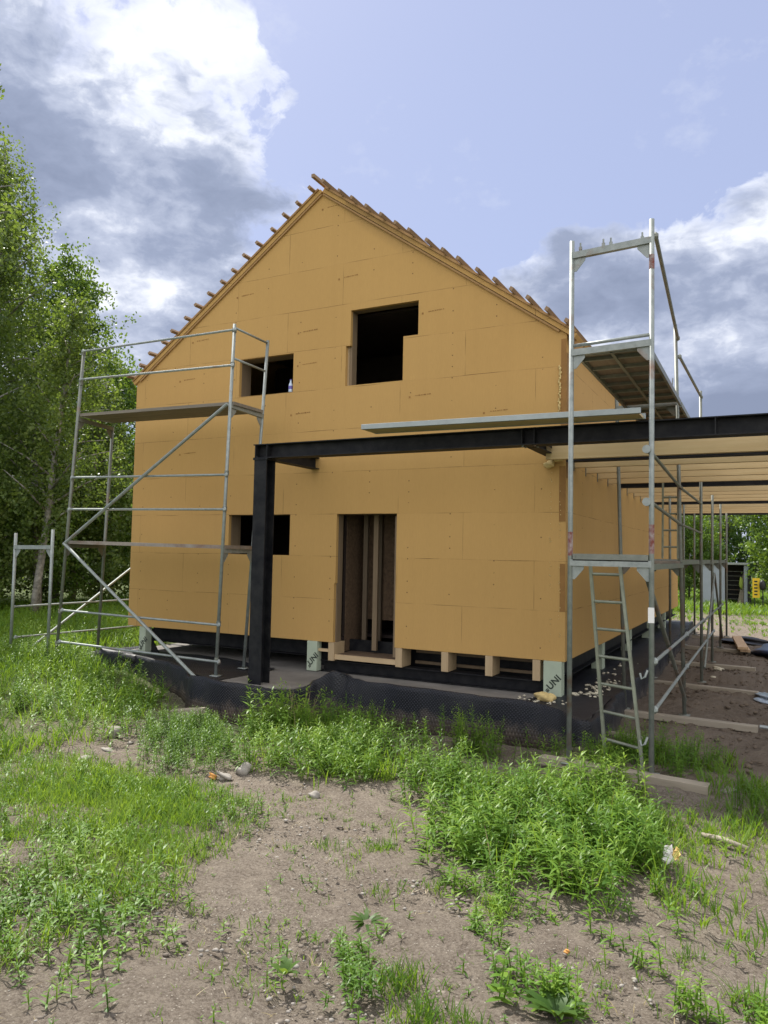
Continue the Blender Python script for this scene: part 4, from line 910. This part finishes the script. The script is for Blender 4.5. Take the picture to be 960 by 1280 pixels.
# single plants
def rosette(name,label,c,n,ll,lw,el,seed,mat='weed',tone=.35,h0=0.02):
    r=np.random.default_rng(seed); v=Veg(); z=gzf(*c); az=np.arange(n)*2.4+r.uniform(-.3,.3,n); e=el*r.uniform(.6,1.5,n)
    b=np.tile([c[0],c[1],z+h0],(n,1)); d=np.column_stack([np.cos(az),np.sin(az),e]); be=np.column_stack([np.cos(az)*.1,np.sin(az)*.1,-.4*np.ones(n)])
    v.add(blades(b,d,ll*r.uniform(.7,1.2,n),lw*r.uniform(.8,1.2,n),be,np.clip(r.normal(tone,.1,n),0,1))); o=v.build(name,mat,label,'plant',None); return o
rosette('rosette_plant','dark spiky rosette plant alone on the bare soil',(.45,-5.94),17,.12,.022,.7,1,'leaf_dark',tone=.4)
rosette('broadleaf_plant','small upright broad-leaved plant left of the rosette',(.41,-6.59),7,.11,.034,1.6,2,'leaf_dark',tone=.6)
rosette('leafy_plant','large-leaved dark green plant at the lower front edge',(1.50,-6.28),22,.17,.042,1.0,3,'leaf_dark',tone=.4)
v=Veg(); c=(1.46,-6.16); r=np.random.default_rng(3); q=np.array(c)+r.normal(0,.05,(26,2)); weeds(v,np.column_stack([q,gz(q[:,0],q[:,1])-.01]),.15,5,18,.055,.014,.55); v.build('bushy_herb','weed','dense bright little herb behind the large-leaved plant','plant',None)
v=Veg(); q=np.array([[-.42,-6.82]]); weeds(v,np.column_stack([q,gz(q[:,0],q[:,1])-.01]),.40,8,22,.10,.02,.45); v.build('tall_herb','weed','single tall leafy stem rising from the left foreground','plant',None)
v=Veg(); q=np.array([[1.27,-6.28],[1.26,-6.30]]); weeds(v,np.column_stack([q,gz(q[:,0],q[:,1])-.01]),.22,18,9,.085,.03,.4); v.build('bluish_herb','weed','lone bluish broad-leaved stem left of the leafy plant','plant',None)
# dry stalks by the column
dv=Veg(); q=np.column_stack([rng.uniform(-3.4,-2.5,26),rng.uniform(-1.75,-1.3,26)]); grass(dv,np.column_stack([q,gz(q[:,0],q[:,1])]),.50,.010,61,.6,.2,1,.35); grass(dv,scatter(R5,60,64),.34,.006,64,.4,.25,1,.3); grass(dv,scatter(R3,70,65),.34,.006,65,.4,.25,1,.3); grass(dv,scatter(A,120,66),.36,.007,66,.4,.25,1,.3); dv.build('dry_stalks','dry','thin dry stalks standing among the green weeds','grass')
dv=Veg(); 
grass(dv,scatter(BARE,260,62,.6,.5),.05,.004,62,.4,1.4,3,.9); grass(dv,scatter(R7,300,63,.6,.5),.07,.004,63,.4,1.3,3,.9); dv.build('dry_litter','dry','thin dry straw bits lying on the soil','litter')
# pebbles and clods
bm=bmesh.new(); bmesh.ops.create_icosphere(bm,subdivisions=1,radius=1); bv=np.array([v.co for v in bm.verts]); bf=np.array([[v.index for v in f.verts] for f in bm.faces]); bm.free()
def pebbles(poly,n,lo,hi,mat,name,label,seed,flat=.6):
    r=np.random.default_rng(seed); p=scatter(poly,n,seed); s=lo*(hi/lo)**(r.uniform(0,1,len(p))**2.2)
    v=bv[None]*(1+r.normal(0,.18,(len(p),len(bv),1))); v=v*s[:,None,None]*np.array([1.15,.95,flat]); a=r.uniform(0,6.28,len(p)); ca_,sa_=np.cos(a)[:,None],np.sin(a)[:,None]
    v=np.stack([v[...,0]*ca_-v[...,1]*sa_,v[...,0]*sa_+v[...,1]*ca_,v[...,2]],-1)+p[:,None,:]+np.array([0,0,.012])
    f=(bf[None]+(np.arange(len(p))*len(bv))[:,None,None]).reshape(-1,3)
    tag(link(name,np_mesh(name,v.reshape(-1,3),[f],mat,None,True)),label,'pebbles',kind='stuff')
ALL=[(-3.8,-4.9),(-1.6,-3.9),(-.5,-3.2),(.2,-4.4),(1.2,-5.2),(2.8,-5),(2.9,-7.5),(-2,-7.5)]
pebbles(ALL,2600,.0028,.014,'stone','pebbles','small pale pebbles on the sandy soil',71)
pebbles([(-4.2,-3.1),(-3.3,-3.0),(-3.0,-3.9),(-2.3,-4.1),(-2.6,-4.5),(-4,-4.3)],260,.006,.03,'stone','rubble','grey rubble in the soil gap by the left grass',72)
M['clodlight']=mat_plain('dry_soil_clod',(.20,.168,.135),.95,var=.4,scale=7)
pebbles(BARE,130,.006,.022,'stone','rubble','scattered small stones half sunk in the open soil',74,.45)
M['clod']=mat_plain('soil_clod',(.125,.093,.066),.95,var=.4,scale=9)
pebbles(ALL,5200,.003,.017,'clodlight','soil_clods','small soil crumbs on the open ground',75,.5)
pebbles([(.75,-1.3),(2.9,-1.6),(4,8),(1,11),(.65,8)],2200,.008,.045,'clod','soil_clods','dark churned soil clods beside the side scaffold',73)

# ------------------------------------------------------------------ sky, sun, camera
to_sun=Vector((-4.6,2.8,7.45)).normalized(); elev=math.asin(to_sun.z)
sun=bpy.data.lights.new('sun','SUN'); sun.energy=4.8; sun.angle=R(.53); sun.color=(1,.955,.88)
so=bpy.data.objects.new('sun',sun); COL.objects.link(so); so.rotation_euler=to_sun.to_track_quat('Z','Y').to_euler(); so.location=to_sun*60
w=bpy.data.worlds.new('World'); sc.world=w; w.use_nodes=True; nt=w.node_tree; bg=nt.nodes['Background']
sky=N(nt,'ShaderNodeTexSky'); sky.sky_type='NISHITA'; sky.sun_disc=False; sky.sun_elevation=elev; sky.sun_rotation=math.atan2(to_sun.x,to_sun.y); sky.air_density=1.0; sky.dust_density=1.2; sky.ozone_density=2.0
tc=nt.nodes.new('ShaderNodeTexCoord'); D0=tc.outputs['Generated']
def mapn(scale,loc=(0,0,0)):
    mp=N(nt,'ShaderNodeMapping'); mp.inputs['Scale'].default_value=scale; mp.inputs['Location'].default_value=loc; L(nt,D0,mp.inputs[0]); return mp.outputs[0]
def blob(dirv,r0,r1):
    d=N(nt,'ShaderNodeVectorMath',operation='DOT_PRODUCT'); L(nt,D0,d.inputs[0]); d.inputs[1].default_value=Vector(dirv).normalized()
    mr=N(nt,'ShaderNodeMapRange'); mr.interpolation_type='SMOOTHSTEP'; mr.inputs[1].default_value=math.cos(R(r1)); mr.inputs[2].default_value=math.cos(R(r0)); L(nt,d.outputs['Value'],mr.inputs[0]); return mr.outputs[0]
def pxdir(az,el): # azimuth (deg, left of +Y positive) and elevation to a direction
    a=R(az);e=R(el); return (-math.sin(a)*math.cos(e),math.cos(a)*math.cos(e),math.sin(e))
def warp(vec,amt,scale):
    n=N(nt,'ShaderNodeTexNoise',Scale=scale,Detail=3.0); L(nt,vec,n.inputs['Vector'])
    sb=N(nt,'ShaderNodeVectorMath',operation='MULTIPLY_ADD'); L(nt,n.outputs['Color'],sb.inputs[0]); sb.inputs[1].default_value=(amt,)*3; L(nt,vec,sb.inputs[2]); return sb.outputs[0]
big=noise(nt,warp(mapn((3.6,3.6,5.2),(1.3,.4,.2)),.35,2.0),1.0,12,.60)
msk=None
for d,r0,r1,k in ((pxdir(54,22),5,19,.66),(pxdir(58,40),4,24,.62),(pxdir(49,30),2,11,.58),(pxdir(45,25),1,7.5,.56),(pxdir(44,19),1,7,.54),(pxdir(44,15),2,11,.6),(pxdir(37,14),1,7,.52),(pxdir(2,14),4,12,.74),(pxdir(12,16),3,10.5,.70),(pxdir(17,17),1,7,.6),(pxdir(-3,20),2,9.5,.64),(pxdir(20,11),1,8,.55),(pxdir(-30,20),8,26,.6)):
    b_=mth(nt,'MULTIPLY',blob(d,r0,r1),k); msk=b_ if msk is None else mth(nt,'MAXIMUM',msk,b_)
dens=mth(nt,'ADD',mth(nt,'MULTIPLY',mth(nt,'SUBTRACT',big,.5),1.9),msk)
cov=ramp(nt,dens,[(.34,(0,0,0)),(.40,(.6,.6,.6)),(.50,(1,1,1))])
core=noise(nt,warp(mapn((5.2,5.2,10.),(4.1,2.2,.3)),.4,2.5),1.0,9,.58)
thick=mth(nt,'ADD',dens,mth(nt,'MULTIPLY',mth(nt,'SUBTRACT',core,.5),2.0))
ccol=ramp(nt,thick,[(.10,(9.4,9.6,10.0)),(.33,(7.4,7.7,8.5)),(.50,(4.4,4.85,6.1)),(.70,(2.85,3.3,4.55)),(1.0,(2.2,2.6,3.7))])
wisp=noise(nt,mapn((6,6,9),(.2,3.3,1.4)),1.0,9,.62); wf=ramp(nt,wisp,[(.57,(0,0,0)),(.76,(.6,.6,.6))])
haze_=mixc(nt,.68,sky.outputs[0],(4.25,4.75,7.0))
base=mixc(nt,wf,haze_,(6.2,6.6,7.6))
allc=mixc(nt,cov,base,ccol)
# unseen bright cloud added behind the viewer to fill the shaded front wall
fill_bank=noise(nt,mapn((2.2,2.2,3.5),(2.,5.,1.)),1.0,6,.55)
bf=mth(nt,'MULTIPLY',blob(pxdir(205,38),30,88),ramp(nt,fill_bank,[(.34,(.25,.25,.25)),(.55,(1,1,1))]))
allc=mixc(nt,bf,allc,(15.5,15.3,15.0))
L(nt,allc,bg.inputs['Color']); bg.inputs['Strength'].default_value=.085
cam=bpy.data.cameras.new('camera'); co=bpy.data.objects.new('camera',cam); COL.objects.link(co); sc.camera=co
yaw,pit,rol=.477802,.055183,.019527
fwd=Vector((-math.sin(yaw)*math.cos(pit),math.cos(yaw)*math.cos(pit),math.sin(pit))); rr_=Vector((math.cos(yaw),math.sin(yaw),0)); uu=rr_.cross(fwd)
c_,s_=math.cos(rol),math.sin(rol); r2=c_*rr_+s_*uu; u2=-s_*rr_+c_*uu
mw=Matrix(((r2.x,u2.x,-fwd.x,2.2621),(r2.y,u2.y,-fwd.y,-9.3317),(r2.z,u2.z,-fwd.z,2.0094),(0,0,0,1))); co.matrix_world=mw
cam.sensor_fit='VERTICAL'; cam.sensor_height=24; cam.sensor_width=18; cam.lens=930.45/1280*24; cam.clip_end=3000; cam.clip_start=.05
sc.render.engine='CYCLES'
sc.view_settings.view_transform='Standard'; sc.view_settings.look='None'; sc.view_settings.exposure=0.62; sc.view_settings.gamma=1.0
sc.cycles.max_bounces=8; sc.cycles.diffuse_bounces=4; sc.cycles.transmission_bounces=4
